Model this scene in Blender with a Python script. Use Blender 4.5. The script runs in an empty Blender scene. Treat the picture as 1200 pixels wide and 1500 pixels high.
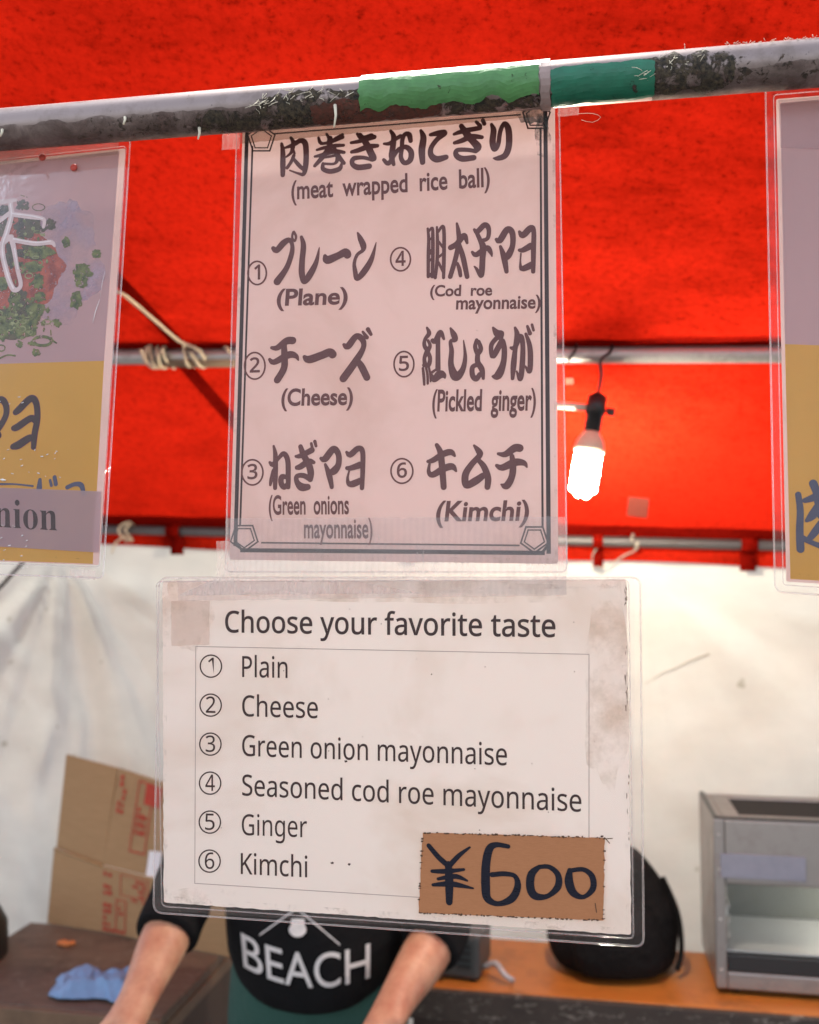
import bpy, math, random
from math import sin, cos, pi, radians, sqrt, atan2, exp
from mathutils import Vector, Matrix, noise
from mathutils.bvhtree import BVHTree

# ------------------------------------------------------------------ camera, sky, sun, exposure
SC = bpy.context.scene
COL = SC.collection
F = 1400.0
PITCH = math.atan(95 / F)
CAM = Vector((0, 0, 1.6))
cd = bpy.data.cameras.new('camera'); cam = bpy.data.objects.new('camera', cd); COL.objects.link(cam)
cam.location = CAM; cam.rotation_euler = (pi / 2 + PITCH, 0, 0)
cd.sensor_fit = 'HORIZONTAL'; cd.sensor_width = 36; cd.lens = F / 1200 * 36
cd.clip_start = 0.02; cd.clip_end = 2000
cd.dof.use_dof = True; cd.dof.focus_distance = 0.86; cd.dof.aperture_fstop = 5.8
SC.camera = cam

SUN_EL, SUN_AZ = radians(70), radians(-12)          # azimuth measured from +Y (behind the stall) towards +X
w = bpy.data.worlds.new('World'); SC.world = w; w.use_nodes = True
wn = w.node_tree; sky = wn.nodes.new('ShaderNodeTexSky'); sky.sky_type = 'NISHITA'; sky.sun_disc = False
sky.sun_elevation = SUN_EL; sky.sun_rotation = SUN_AZ; sky.air_density = 1.0; sky.dust_density = 2.0; sky.ozone_density = 0.6
hs = wn.nodes.new('ShaderNodeHueSaturation'); hs.inputs['Saturation'].default_value = .4      # thin high cloud
wn.links.new(sky.outputs[0], hs.inputs['Color']); wn.links.new(hs.outputs[0], wn.nodes['Background'].inputs[0]); wn.nodes['Background'].inputs[1].default_value = 0.15
sd = bpy.data.lights.new('sun', 'SUN'); sd.energy = 3.2; sd.angle = radians(0.5); sd.color = (1, .95, .88)
sun = bpy.data.objects.new('sun', sd); COL.objects.link(sun)
sdir = Vector((sin(SUN_AZ) * cos(SUN_EL), cos(SUN_AZ) * cos(SUN_EL), sin(SUN_EL)))
sun.rotation_euler = sdir.to_track_quat('Z', 'Y').to_euler(); sun.location = sdir * 20
SC.view_settings.view_transform = 'Standard'; SC.view_settings.look = 'None'
SC.view_settings.exposure = 1.5; SC.view_settings.gamma = 1.0
SC.render.engine = 'CYCLES'
SC.cycles.use_denoising = True
SC.cycles.max_bounces = 10; SC.cycles.diffuse_bounces = 5; SC.cycles.transparent_max_bounces = 16
SC.cycles.sample_clamp_indirect = 6; SC.cycles.caustics_reflective = False; SC.cycles.caustics_refractive = False

rnd = random.Random(7)

# ------------------------------------------------------------------ placing
def ray(px, py):
    x, z = (px - 600) / F, (750 - py) / F
    return Vector((x, cos(PITCH) - z * sin(PITCH), sin(PITCH) + z * cos(PITCH)))
def at(px, py, D):
    r = ray(px, py); return CAM + r * (D / r.y)
def onz(px, py, z):
    r = ray(px, py); return CAM + r * ((z - CAM.z) / r.z)
YAW = -0.176                                        # the stall stands at a slight angle to the camera
EX = Vector((cos(YAW), sin(YAW), 0)); EY = Vector((-sin(YAW), cos(YAW), 0)); EZ = Vector((0, 0, 1))
def atb(px, py, b):
    r = ray(px, py); return CAM + r * (b / r.dot(EY))
def ab(p): return p.dot(EX), p.dot(EY)
def S(a, b, z): return EX * a + EY * b + EZ * z

# ------------------------------------------------------------------ mesh helpers
class MB:
    def __init__(s): s.v = []; s.f = []; s.m = []; s.cur = 0; s.eps = 0.0
    def add(s, vs, fs):
        n = len(s.v); s.v += [tuple(p) for p in vs]
        for f in fs: s.f.append([n + i for i in f]); s.m.append(s.cur)
    def quad(s, a, b, c, d): s.add([a, b, c, d], [(0, 1, 2, 3)])
    def poly(s, pts): s.add(pts, [tuple(range(len(pts)))])
    def box(s, x0, x1, y0, y1, z0, z1):
        s.add([(x0, y0, z0), (x1, y0, z0), (x1, y1, z0), (x0, y1, z0), (x0, y0, z1), (x1, y0, z1), (x1, y1, z1), (x0, y1, z1)],
              [(0, 3, 2, 1), (4, 5, 6, 7), (0, 1, 5, 4), (1, 2, 6, 5), (2, 3, 7, 6), (3, 0, 4, 7)])
    def tube(s, pts, r, n=10, cap=True):
        pts = [Vector(p) for p in pts]; rs = r if isinstance(r, (list, tuple)) else [r] * len(pts)
        vs = []; u = None
        for i, p in enumerate(pts):
            t = (pts[min(i + 1, len(pts) - 1)] - pts[max(i - 1, 0)])
            t = t.normalized() if t.length > 1e-9 else Vector((0, 0, 1))
            if u is None: u = t.orthogonal().normalized()
            else:
                u = u - t * u.dot(t); u = u.normalized() if u.length > 1e-6 else t.orthogonal().normalized()
            w_ = t.cross(u)
            for k in range(n):
                a = 2 * pi * k / n; vs.append(p + (u * cos(a) + w_ * sin(a)) * rs[i])
        fs = []
        for i in range(len(pts) - 1):
            for k in range(n):
                fs.append((i * n + k, i * n + (k + 1) % n, (i + 1) * n + (k + 1) % n, (i + 1) * n + k))
        if cap: fs.append(tuple(range(n))[::-1]); fs.append(tuple((len(pts) - 1) * n + k for k in range(n)))
        s.add(vs, fs)
    def lathe(s, base, axis, prof, n=24):
        axis = Vector(axis).normalized(); u = axis.orthogonal().normalized(); w_ = axis.cross(u); base = Vector(base)
        vs = [base + axis * h + (u * cos(2 * pi * k / n) + w_ * sin(2 * pi * k / n)) * r for h, r in prof for k in range(n)]
        fs = [(i * n + k, i * n + (k + 1) % n, (i + 1) * n + (k + 1) % n, (i + 1) * n + k) for i in range(len(prof) - 1) for k in range(n)]
        fs.append(tuple(range(n))[::-1]); fs.append(tuple((len(prof) - 1) * n + k for k in range(n)))
        s.add(vs, fs)
    def grid(s, fn, nu, nv):
        vs = [fn(i / nu, j / nv) for j in range(nv + 1) for i in range(nu + 1)]
        fs = [(j * (nu + 1) + i, j * (nu + 1) + i + 1, (j + 1) * (nu + 1) + i + 1, (j + 1) * (nu + 1) + i) for j in range(nv) for i in range(nu)]
        s.add(vs, fs)
    def loft(s, rings, cap=True):
        n = len(rings[0]); vs = [p for r in rings for p in r]
        fs = [(i * n + k, i * n + (k + 1) % n, (i + 1) * n + (k + 1) % n, (i + 1) * n + k) for i in range(len(rings) - 1) for k in range(n)]
        if cap: fs.append(tuple(range(n))[::-1]); fs.append(tuple((len(rings) - 1) * n + k for k in range(n)))
        s.add(vs, fs)
    def build(s, name, mats, parent=None, smooth=True, bevel=0, solid=0, sub=0):
        me = bpy.data.meshes.new(name); me.from_pydata(s.v, [], s.f); me.update()
        for m_ in (mats if isinstance(mats, (list, tuple)) else [mats]): me.materials.append(m_)
        for p, mi in zip(me.polygons, s.m): p.material_index = mi; p.use_smooth = smooth
        o = bpy.data.objects.new(name, me); COL.objects.link(o)
        if parent: o.parent = parent
        if solid:
            md = o.modifiers.new('solid', 'SOLIDIFY'); md.thickness = solid; md.offset = 0
        if bevel:
            md = o.modifiers.new('bevel', 'BEVEL'); md.width = bevel; md.segments = 2; md.limit_method = 'ANGLE'; md.angle_limit = radians(40)
        if sub:
            md = o.modifiers.new('sub', 'SUBSURF'); md.levels = sub; md.render_levels = sub
        return o
def tag(o, label=None, cat=None, group=None, kind=None):
    for k, v in (('label', label), ('category', cat), ('group', group), ('kind', kind)):
        if v: o[k] = v
    return o
def empty(name, loc=(0, 0, 0), rz=0, mat=None):
    o = bpy.data.objects.new(name, None); COL.objects.link(o); o.empty_display_size = .05
    if mat is not None: o.matrix_world = mat
    else: o.location = loc; o.rotation_euler = (0, 0, rz)
    return o
def spline(pts, step=0.002, closed=False):
    """Catmull-Rom through points of any dimension."""
    P = [Vector(p) for p in pts]; out = []
    if len(P) == 2: P = [P[0], (P[0] + P[1]) / 2, P[1]]
    for i in range(len(P) - 1):
        p0, p1, p2, p3 = P[max(i - 1, 0)], P[i], P[i + 1], P[min(i + 2, len(P) - 1)]
        n = max(2, int((p2 - p1).length / step))
        for k in range(n):
            t = k / n
            out.append(0.5 * ((2 * p1) + (p2 - p0) * t + (2 * p0 - 5 * p1 + 4 * p2 - p3) * t * t + (3 * p1 - p0 - 3 * p2 + p3) * t ** 3))
    out.append(P[-1]); return out
def fbm(x, y, z=0, o=4): return noise.fractal(Vector((x, y, z)), 1.0, 2.0, o)

# ------------------------------------------------------------------ material helpers
class NT:
    def __init__(s, name):
        s.mat = bpy.data.materials.new(name); s.mat.use_nodes = True; s.t = s.mat.node_tree
        s.out = s.t.nodes['Material Output']; s.p = s.t.nodes['Principled BSDF']
    def n(s, ty, **kw):
        nd = s.t.nodes.new(ty)
        for k, v in kw.items(): setattr(nd, k, v)
        return nd
    def l(s, a, b): s.t.links.new(a, b)
    def coord(s, scale=(1, 1, 1), rot=(0, 0, 0), loc=(0, 0, 0)):
        tc = s.n('ShaderNodeTexCoord'); mp = s.n('ShaderNodeMapping'); s.l(tc.outputs['Object'], mp.inputs[0])
        mp.inputs['Scale'].default_value = scale; mp.inputs['Rotation'].default_value = rot; mp.inputs['Location'].default_value = loc
        return mp.outputs[0]
    def noise(s, co, scale, detail=4, rough=.6, dist=0):
        nd = s.n('ShaderNodeTexNoise'); s.l(co, nd.inputs['Vector']); nd.inputs['Scale'].default_value = scale
        nd.inputs['Detail'].default_value = detail; nd.inputs['Roughness'].default_value = rough; nd.inputs['Distortion'].default_value = dist
        return nd.outputs[0]
    def ramp(s, fac, stops):
        r = s.n('ShaderNodeValToRGB'); s.l(fac, r.inputs[0]); e = r.color_ramp.elements
        while len(e) < len(stops): e.new(.5)
        for k, (p, c) in enumerate(stops):
            e[k].position = p
            if not isinstance(c, (tuple, list)): c = (c, c, c)
            e[k].color = (c[0], c[1], c[2], 1)
        return r.outputs[0]
    def mix(s, fac, a, b, mode='MIX'):
        m_ = s.n('ShaderNodeMix', data_type='RGBA', blend_type=mode)
        for i, v in ((0, fac), (6, a), (7, b)):
            if hasattr(v, 'is_output'): s.l(v, m_.inputs[i])
            elif isinstance(v, (tuple, list)): m_.inputs[i].default_value = (v[0], v[1], v[2], 1)
            else: m_.inputs[i].default_value = v
        return m_.outputs[2]
    def math(s, op, a, b=0, clamp=False):
        m_ = s.n('ShaderNodeMath', operation=op, use_clamp=clamp)
        for i, v in ((0, a), (1, b)):
            if hasattr(v, 'is_output'): s.l(v, m_.inputs[i])
            else: m_.inputs[i].default_value = v
        return m_.outputs[0]
    def bump(s, h, st=.3, d=.002):
        b = s.n('ShaderNodeBump'); s.l(h, b.inputs['Height']); b.inputs['Strength'].default_value = st; b.inputs['Distance'].default_value = d
        return b.outputs[0]
    def setp(s, **kw):
        for k, v in kw.items():
            i = s.p.inputs[k.replace('_', ' ')]
            if hasattr(v, 'is_output'): s.l(v, i)
            elif isinstance(v, (tuple, list)): i.default_value = (v[0], v[1], v[2], 1)
            else: i.default_value = v
        return s
    def mixsh(s, fac, a, b):
        m_ = s.n('ShaderNodeMixShader')
        if hasattr(fac, 'is_output'): s.l(fac, m_.inputs[0])
        else: m_.inputs[0].default_value = fac
        s.l(a, m_.inputs[1]); s.l(b, m_.inputs[2]); return m_.outputs[0]
    def sh(s, ty, color=None, rough=None, normal=None):
        nd = s.n(ty)
        if color is not None:
            if hasattr(color, 'is_output'): s.l(color, nd.inputs['Color'])
            else: nd.inputs['Color'].default_value = (color[0], color[1], color[2], 1)
        if rough is not None: nd.inputs['Roughness'].default_value = rough
        if normal is not None: s.l(normal, nd.inputs['Normal'])
        return nd.outputs[0]
    def surf(s, sh): s.l(sh, s.out.inputs['Surface']); return s.mat

def plain(name, c, rough=.6, metal=0, var=.12, scale=30, bump=.15, bd=.001, **kw):
    t = NT(name); co = t.coord(); nz = t.noise(co, scale, 5, .65)
    t.setp(Base_Color=t.mix(nz, tuple(x * (1 - var) for x in c), tuple(min(1, x * (1 + var)) for x in c)), Roughness=rough, Metallic=metal,
           Normal=t.bump(nz, bump, bd))
    for k, v in kw.items(): t.setp(**{k: v})
    return t.mat

def canvas(name, base, transl, stain_cols, trans_col=None, seed=0, white=False):
    """woven tent cloth that lets part of the light through"""
    t = NT(name); co = t.coord(loc=(seed, seed * .7, 0)); 
    cx = t.coord(scale=(1, 2.6, 2.6), rot=(0, 0, -YAW), loc=(seed, 0, 0))
    if white:
        big = t.ramp(t.noise(cx, 2.5, 6, .6), [(.35, 1), (.75, .82)])
        spots = t.ramp(t.noise(co, 26, 2, .4), [(.73, 1), (.78, .45)])
        col = t.mix(1.0, t.mix(1.0, base, big, 'MULTIPLY'), t.mix(spots, (.45, .42, .33), (1, 1, 1)), 'MULTIPLY')
    else:
        big = t.ramp(t.noise(cx, 5.5, 10, .80, .2), [(.30, (.46, .42, .40)), (.50, (.80, .78, .78)), (.66, (1, 1, 1))])
        speck = t.ramp(t.noise(co, 90, 8, .8), [(.33, (.35, .3, .3)), (.46, (.86, .84, .84)), (.6, (1, 1, 1))])
        spots = t.ramp(t.noise(co, 9, 3, .5), [(.72, (1, 1, 1)), (.79, (.6, .45, .45))])
        area = t.ramp(t.noise(co, 1.7, 2, .5), [(.30, .15), (.52, 1)])
        col = t.mix(1.0, base, t.mix(area, (1, 1, 1), big), 'MULTIPLY')
        col = t.mix(1.0, col, speck, 'MULTIPLY'); col = t.mix(1.0, col, spots, 'MULTIPLY')
    wv = t.noise(co, 900, 1, .5); nz = t.noise(co, 14, 5, .6)
    bmp = t.bump(t.math('ADD', nz, t.math('MULTIPLY', wv, .05)), .2, .006)
    d = t.sh('ShaderNodeBsdfDiffuse', col, .6, bmp)
    tr = t.sh('ShaderNodeBsdfTranslucent', t.mix(1.0, col, trans_col or (1, 1, 1), 'MULTIPLY'), None, bmp)
    return t.surf(t.mixsh(transl, d, tr))

def paper(name, c, stains=(.62, .5, .4), transl=.45, amt=.55, seed=0, scale=5):
    t = NT(name); co = t.coord(loc=(seed, 0, seed * .6))
    st = t.ramp(t.noise(co, scale, 6, .65, .5), [(.48, 0), (.78, amt)])
    fl = t.ramp(t.noise(co, 160, 2, .5), [(.76, 0), (.8, .5)])
    col = t.mix(st, c, tuple(a * b for a, b in zip(c, stains)))
    col = t.mix(fl, col, (.25, .2, .16))
    bmp = t.bump(t.noise(co, 9, 3, .5), .2, .004)
    d = t.sh('ShaderNodeBsdfDiffuse', col, 0, bmp); tr = t.sh('ShaderNodeBsdfTranslucent', col, None, bmp)
    return t.surf(t.mixsh(transl, d, tr))

def film(name, haze=.06, tint=(.97, .97, .985), rough=.12, bumps=.2, stripes=0, scale=7, spec=.5):
    t = NT(name); co = t.coord(); nz = t.noise(co, scale, 4, .55, .6)
    bmp = t.bump(nz, bumps, .006)
    tp = t.sh('ShaderNodeBsdfTransparent', tint)
    body = t.mixsh(.5, t.sh('ShaderNodeBsdfDiffuse', (.85, .80, .78), 0, bmp), t.sh('ShaderNodeBsdfTranslucent', (.85, .80, .78), None, bmp))
    hz = t.ramp(t.noise(co, 22, 5, .7), [(.3, haze * .6), (.75, haze * 1.5)])
    if stripes:
        wv = t.n('ShaderNodeTexWave', wave_type='BANDS', bands_direction='X'); t.l(co, wv.inputs[0]); wv.inputs['Scale'].default_value = stripes
        wv.inputs['Distortion'].default_value = .6
        hz = t.math('ADD', hz, t.math('MULTIPLY', wv.outputs[1], haze * .22))
    s1 = t.mixsh(hz, tp, body)
    fr = t.n('ShaderNodeFresnel'); fr.inputs[0].default_value = 1.46; t.l(bmp, fr.inputs['Normal'])
    return t.surf(t.mixsh(t.math('MULTIPLY', fr.outputs[0], spec), s1, t.sh('ShaderNodeBsdfGlossy', (1, 1, 1), rough, bmp)))

def ink(name, c, rough=.5, dry=0):
    t = NT(name); co = t.coord(); nz = t.noise(co, 90, 4, .6)
    col = t.mix(nz, tuple(x * .8 for x in c), tuple(x * 1.25 for x in c)); t.setp(Base_Color=col, Roughness=rough)
    t.p.inputs['Specular IOR Level'].default_value = .2
    if dry:
        st = t.noise(t.coord(scale=(25, 1, 260)), 4.0, 3, .6)
        al = t.ramp(st, [(.28, 0.25), (.42, 1)]); t.setp(Alpha=al)
    return t.mat

M = {}
M['canopy'] = canvas('red_canvas', (.54, .020, .007), .22, None, (1, .6, .5), 0)
M['canopy_dark'] = canvas('loop_and_shade_canvas', (.30, .008, .004), .16, None, (1, .6, .5), 5)  # darker red for the cloth loops and for shade painted under the roof
M['patch'] = plain('faded_red_patch', (.30, .05, .03), .8)
M['tarp'] = canvas('white_tarpaulin', (.64, .62, .57), .18, None, (1, 1, 1), 3, True)
M['film'] = film('laminate_film', .02)
M['edge'] = film('laminate_edge', .17, rough=.05, bumps=0)
M['tape'] = film('clear_filament_tape', .19, (.96, .95, .96), .2, .4, 55)
M['tape2'] = film('milky_filament_tape', .24, (.96, .95, .96), .25, .4, 55)
M['paper'] = paper('cream_paper', (.66, .505, .475), transl=.36, seed=1)
M['paper_low'] = paper('worn_white_paper', (.85, .80, .74), (.66, .52, .40), .36, .6, 4, 4)
M['yellow'] = paper('yellow_print', (.72, .46, .12), (.8, .7, .6), .5, .4, 2)
M['photo_bg'] = paper('pale_photo_print', (.60, .47, .49), (.85, .8, .95), .6, .8, 6, 4)
M['ink'] = ink('brown_black_ink', (.13, .042, .038))
M['ink_fine'] = ink('dark_print_ink', (.05, .026, .024))
M['grey_line'] = ink('grey_print_line', (.36, .30, .28))
M['marker'] = ink('blue_black_marker', (.012, .012, .022), .45, 1)
M['purple'] = ink('purple_print_outline', (.12, .03, .07))
M['bluegrey'] = ink('blue_grey_print', (.075, .07, .11))
M['edge_dirt'] = ink('brown_edge_grime', (.10, .055, .035), .8)
M['steel'] = None

# ------------------------------------------------------------------ setting
gm = NT('pavement'); co = gm.coord()
gm.setp(Base_Color=gm.mix(gm.noise(co, 3, 8, .7), (.07, .068, .065), (.12, .115, .11)), Roughness=.9, Normal=gm.bump(gm.noise(co, 60, 4), .4, .004))
g = MB(); g.quad((-400, -400, 0), (400, -400, 0), (400, 400, 0), (-400, 400, 0))
tag(g.build('ground', gm.mat), kind='structure')

# rails of the tent frame
B_MID, B_BACK, B_WALL = 1.75, 2.29, 2.36
def line3(p1, p2):
    """axis through two points, as a function of stall coordinate a"""
    a1, a2 = ab(p1)[0], ab(p2)[0]
    return lambda a: p1 + (p2 - p1) * ((a - a1) / (a2 - a1))
mid = line3(atb(170, 523, B_MID), atb(1130, 519, B_MID))
back = line3(atb(180, 776, B_BACK), atb(1130, 799, B_BACK))
wall_top = line3(atb(159, 793, B_WALL), atb(1131, 823, B_WALL))

def metal(name, c, rough=.35, dirt=.4, mt=.75):
    t = NT(name); co = t.coord(scale=(1, 1, 1)); nz = t.noise(co, 18, 6, .7); f2 = t.noise(co, 140, 3, .6)
    col = t.mix(t.ramp(nz, [(.5, 0), (.75, dirt)]), c, (.12, .09, .07))
    col = t.mix(t.ramp(f2, [(.68, 0), (.74, .7)]), col, (.08, .06, .05))
    t.setp(Base_Color=col, Metallic=mt, Roughness=t.ramp(nz, [(.3, rough), (.8, min(1, rough + .25))]), Normal=t.bump(f2, .12, .0008))
    return t.mat
M['rail'] = metal('galvanised_rail', (.42, .41, .40), .34, .5)
M['dull_rail'] = metal('dull_rail', (.16, .15, .15), .5, .6)
M['pole'] = metal('worn_galvanised_pole', (.28, .225, .215), .30, .7, .8)
M['rope'] = plain('cotton_rope', (.62, .53, .38), .9, scale=200, bump=.5)
M['black'] = plain('black_plastic', (.012, .012, .013), .4)

mb = MB(); mb.tube([mid(-2.2), mid(2.0)], .0155, 20); 
r1 = mb.build('tent_rail', M['rail']); tag(r1, 'bare steel rail crossing under the red roof above the light bulb', 'rail')
mb = MB(); mb.tube([back(-2.2), back(2.0)], .012, 16)
r2 = mb.build('tent_rail', M['dull_rail']); tag(r2, 'low steel rail where the red roof meets the white back sheet', 'rail')

# canopy
def canopy_z(a, b):
    zm, zb = mid(a).z + .019, back(a).z + .022
    if b <= B_MID:
        z = zm + .40 * (B_MID - b)
        z += .006 * sin(a * 5 + 1) * min(1, (B_MID - b) * 3) - .02 * sin(pi * max(0, min(1, (B_MID - b) / .8)))
    else:
        t = (b - B_MID) / (B_BACK - B_MID)
        z = zm + (zb - zm) * t - .018 * sin(pi * t) * (1 + .4 * sin(a * 4))
    return z + .0035 * fbm(a * 5, b * 5)
can = empty('canopy', S(0, 1.7, 1.9))
can.location = (0, 0, 0)
mb = MB(); mb.grid(lambda u, v: S(-2.2 + 4.2 * u, .97 + (B_MID - .97) * v, canopy_z(-2.2 + 4.2 * u, .97 + (B_MID - .97) * v)), 90, 30)
mb.grid(lambda u, v: S(-2.2 + 4.2 * u, B_MID + (B_BACK + .03 - B_MID) * v, canopy_z(-2.2 + 4.2 * u, B_MID + (B_BACK + .03 - B_MID) * v)), 90, 24)
mb.build('roof_cloth', M['canopy'], can)
mb = MB()
def val(u, v):
    a = -2.2 + 4.2 * u; b = B_BACK + .03 + .004 * sin(a * 23) * min(1, v * 3)
    return S(a, b, canopy_z(a, B_BACK + .03) * (1 - v) + (wall_top(a).z - .012 + .003 * sin(a * 9)) * v)
mb.grid(val, 120, 6); mb.build('valance', M['canopy'], can)
for b0, b1 in ((B_MID - .022, B_MID + .004), (B_BACK - .035, B_BACK + .022)):
    mb = MB(); mb.grid(lambda u, v: S(-2.2 + 4.2 * u, b0 + (b1 - b0) * v + .004 * fbm(u * 20, b0), canopy_z(-2.2 + 4.2 * u, b0 + (b1 - b0) * v) - .0035), 90, 4)
    mb.build('shade_band', M['canopy_dark'], can)  # dark strip along each rail; the shade there is put into its colour
def canopy_hit(px, py):
    r = ray(px, py); lo = None
    for k in range(60, 300):
        p = CAM + r * (k * .01 / r.y)
        if p.z >= canopy_z(*ab(p)): 
            for j in range(11):
                q = CAM + r * ((k - 1 + j * .1) * .01 / r.y)
                if q.z >= canopy_z(*ab(q)): return q
            return p
    return p
def strip(name, pts, wpx, mat, parent, off=.0015):
    mb = MB(); L = []; R = []
    P2 = [Vector(p) for p in pts]
    for i, p in enumerate(P2):
        t = (P2[min(i + 1, len(P2) - 1)] - P2[max(0, i - 1)]).normalized(); nrm = Vector((-t.y, t.x))
        for sgn, arr in ((1, L), (-1, R)):
            q = canopy_hit(*(p + nrm * sgn * wpx / 2)); a_, b_ = ab(q); arr.append(S(a_, b_, canopy_z(a_, b_) - off))
    for i in range(len(L) - 1): mb.quad(L[i], L[i + 1], R[i + 1], R[i])
    return mb.build(name, mat, parent)
def lerp2(p, q, n): return [(p[0] + (q[0] - p[0]) * i / n, p[1] + (q[1] - p[1]) * i / n) for i in range(n + 1)]
strip('strap_or_shadow', lerp2((120, 352), (262, 502), 14), 17, M['canopy_dark'], can)  # shadow showing through the roof cloth, drawn as two dark strips
strip('strap_or_shadow', lerp2((268, 531), (420, 705), 14), 17, M['canopy_dark'], can)
strip('patch', lerp2((936, 728), (933, 756), 4), 30, M['patch'], can)
strip('patch', lerp2((828, 557), (840, 557), 3), 9, M['patch'], can)
for px in (255, 605, 876, 1097, -60, 1330):             # cloth loops round the low rail
    c = back(ab(atb(px, 790, B_BACK))[0]); mb = MB()
    w_ = .012 if px == 876 else .018
    ring = [c + EY * (cos(t) * .0165) + EZ * (sin(t) * .0165) for t in [i * pi / 10 for i in range(21)]]
    L = [p - EX * w_ for p in ring] + [c - EX * w_ + EY * .02 - EZ * .06]; R = [p + EX * w_ for p in ring] + [c + EX * w_ + EY * .02 - EZ * .06]
    for i in range(len(L) - 1): mb.quad(L[i], L[i + 1], R[i + 1], R[i])
    mb.build('rail_loop', M['canopy_dark'], can, solid=.0015)
tag(can, 'stained red canvas tent roof sagging over the steel rails', 'canopy')

# back sheet
TIES = [(ab(atb(92, 800, B_WALL))[0], atb(92, 800, B_WALL).z, 11, .046, 1.3), (ab(atb(921, 808, B_WALL))[0], atb(921, 808, B_WALL).z, 9, .034, .2),
        (ab(atb(-160, 800, B_WALL))[0], atb(-160, 800, B_WALL).z, 15, .03, .5), (ab(atb(1380, 820, B_WALL))[0], atb(1380, 820, B_WALL).z, 13, .02, .5)]
def wall_b(a, z):
    d = 0
    for ta, tz, n_, A, ph in TIES:
        da, dz = a - ta, tz - z
        r = sqrt(da * da + dz * dz) + 1e-6; th = atan2(da, dz)
        d += A * (r / (.12 + r)) * exp(-r / .75) * (.7 * cos(n_ * th + ph + 1.9 * fbm(th * 2.2, ta + r * .5)) + .45 * (1 - 2 * abs(fbm(th * 3.6, ta + 3, r * .8)))) * max(0, cos(min(abs(th), pi / 2))) ** .6
    ta, tz = TIES[0][:2]; da, dz = a - ta, tz - z; rr = sqrt(da * da + dz * dz) + 1e-6; th = atan2(da, dz)
    for t0, wd_, A in ((-.75, .10, .03), (-.38, .08, .045), (-.10, .07, .05), (.12, .05, -.02), (.28, .09, .035), (.55, .07, -.03), (.80, .10, .03)):
        tt = t0 + .12 * fbm(rr * 1.5, t0 * 9); d += A * (rr / (.25 + rr)) * exp(-rr / 1.3) * exp(-((th - tt) / wd_) ** 2)
    d += .016 * fbm(a * 2.4, z * .8) + .006 * fbm(a * 8, z * 5) + .004 * abs(fbm(a * 5 + z * 2, z * 4 - a, 7))
    return B_WALL + .02 + d
mb = MB()
def wl(u, v):
    a = -2.2 + 4.2 * u; zt = wall_top(a).z + .018 + .003 * sin(a * 11)
    z = zt * (1 - v) + .02 * v
    return S(a, wall_b(a, z) * min(1, v * 12) + (B_BACK + .036) * (1 - min(1, v * 12)), z)
mb.grid(wl, 300, 110)
tarp = mb.build('tarpaulin', M['tarp']); tag(tarp, 'creased white tarpaulin hung across the back of the stall', 'tarpaulin')
mb = MB()
pts = [(946, 1003), (960, 994), (975, 986), (992, 980), (1010, 971), (1042, 960)]
P = [atb(x, y, B_WALL) for x, y in pts]
P = [S(ab(p)[0], wall_b(ab(p)[0], p.z) - .004, p.z) for p in P]
mb.tube(spline(P, .01), [.0006 + .0010 * sin(pi * i / 40) if i < 40 else .001 for i in range(len(spline(P, .01)))], 6)
mb.build('tarp_crease_line', plain('crease_line_brown', (.36, .33, .26), .9), tarp)  # thin grey-brown line along a crease

# ------------------------------------------------------------------ near pole
PY0 = at(0, 191, 1); 
POLE_Y = lambda x: .836 - .180 * x
def pole_pt(px, py):
    r = ray(px, py); t = .836 / (r.y + .180 * r.x); return CAM + r * t
pa, pb = pole_pt(0, 190.5), pole_pt(1200, 92)
PD = (pb - pa).normalized(); PR = .0193
pole_root = empty('display_pole', pole_pt(600, 141)); PC = pole_root.location.copy()
PUP = (EZ - PD * PD.z).normalized(); PFW = PD.cross(PUP); PFW = -PFW if PFW.y > 0 else PFW      # towards the camera
def pole_s(px):
    r = ray(px, 190.5 - (98.5 / 1200) * px); return (pole_pt(px, 190.5 - 98.5 / 1200 * px) - PC).dot(PD)
def psurf(s, th, r=PR):
    return PD * s + (PFW * cos(th) + PUP * sin(th)) * r
VIEW = radians(-28)
def tfrac(t): return math.asin(max(-1, min(1, 1 - 2 * t))) + VIEW
mb = MB(); mb.tube([PD * -1.5, PD * 1.5], PR, 40); mb.build('tube', M['pole'], pole_root)
def patch(name, x0, x1, t0, t1, mat, r, rag0=0, rag1=0, fr=120, ends=.0, seed=0, wrap=None):
    """tape or residue lying on the pole between px x0..x1 and fractions t0..t1 of its visible height, with ragged edges"""
    mb = MB(); s0, s1 = pole_s(x0), pole_s(x1); n_ = max(8, int((s1 - s0) / .0012)); rows = []
    for i in range(n_ + 1):
        u = i / n_; s_ = s0 + (s1 - s0) * u
        e = 1 - ends * (max(0, 1 - u * 6) ** 2 + max(0, 1 - (1 - u) * 6) ** 2) * (.6 + .8 * noise.noise(Vector((s_ * 200, seed, 0))))
        a0 = t0 + rag0 * fbm(s_ * fr, seed + .3); a1 = t1 + rag1 * fbm(s_ * fr, seed + 7.7)
        m_ = (a0 + a1) / 2; a0 = m_ + (a0 - m_) * e; a1 = m_ + (a1 - m_) * e
        h0, h1 = tfrac(a0), tfrac(a1)
        if wrap: h0 = max(h0, wrap)
        rows.append([psurf(s_ + (.0016 * fbm(s_ * 50, k * .9 + seed, 0, 2) if 0 < i < n_ else .0022 * fbm(k * .8, seed + 3, i)), h0 + (h1 - h0) * k / 12, r + .0003 * fbm(s_ * 90, k * .7, seed)) for k in range(13)])
    for i in range(n_):
        for k in range(12): mb.quad(rows[i][k], rows[i + 1][k], rows[i + 1][k + 1], rows[i][k + 1])
    return mb.build(name, mat, pole_root)
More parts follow.
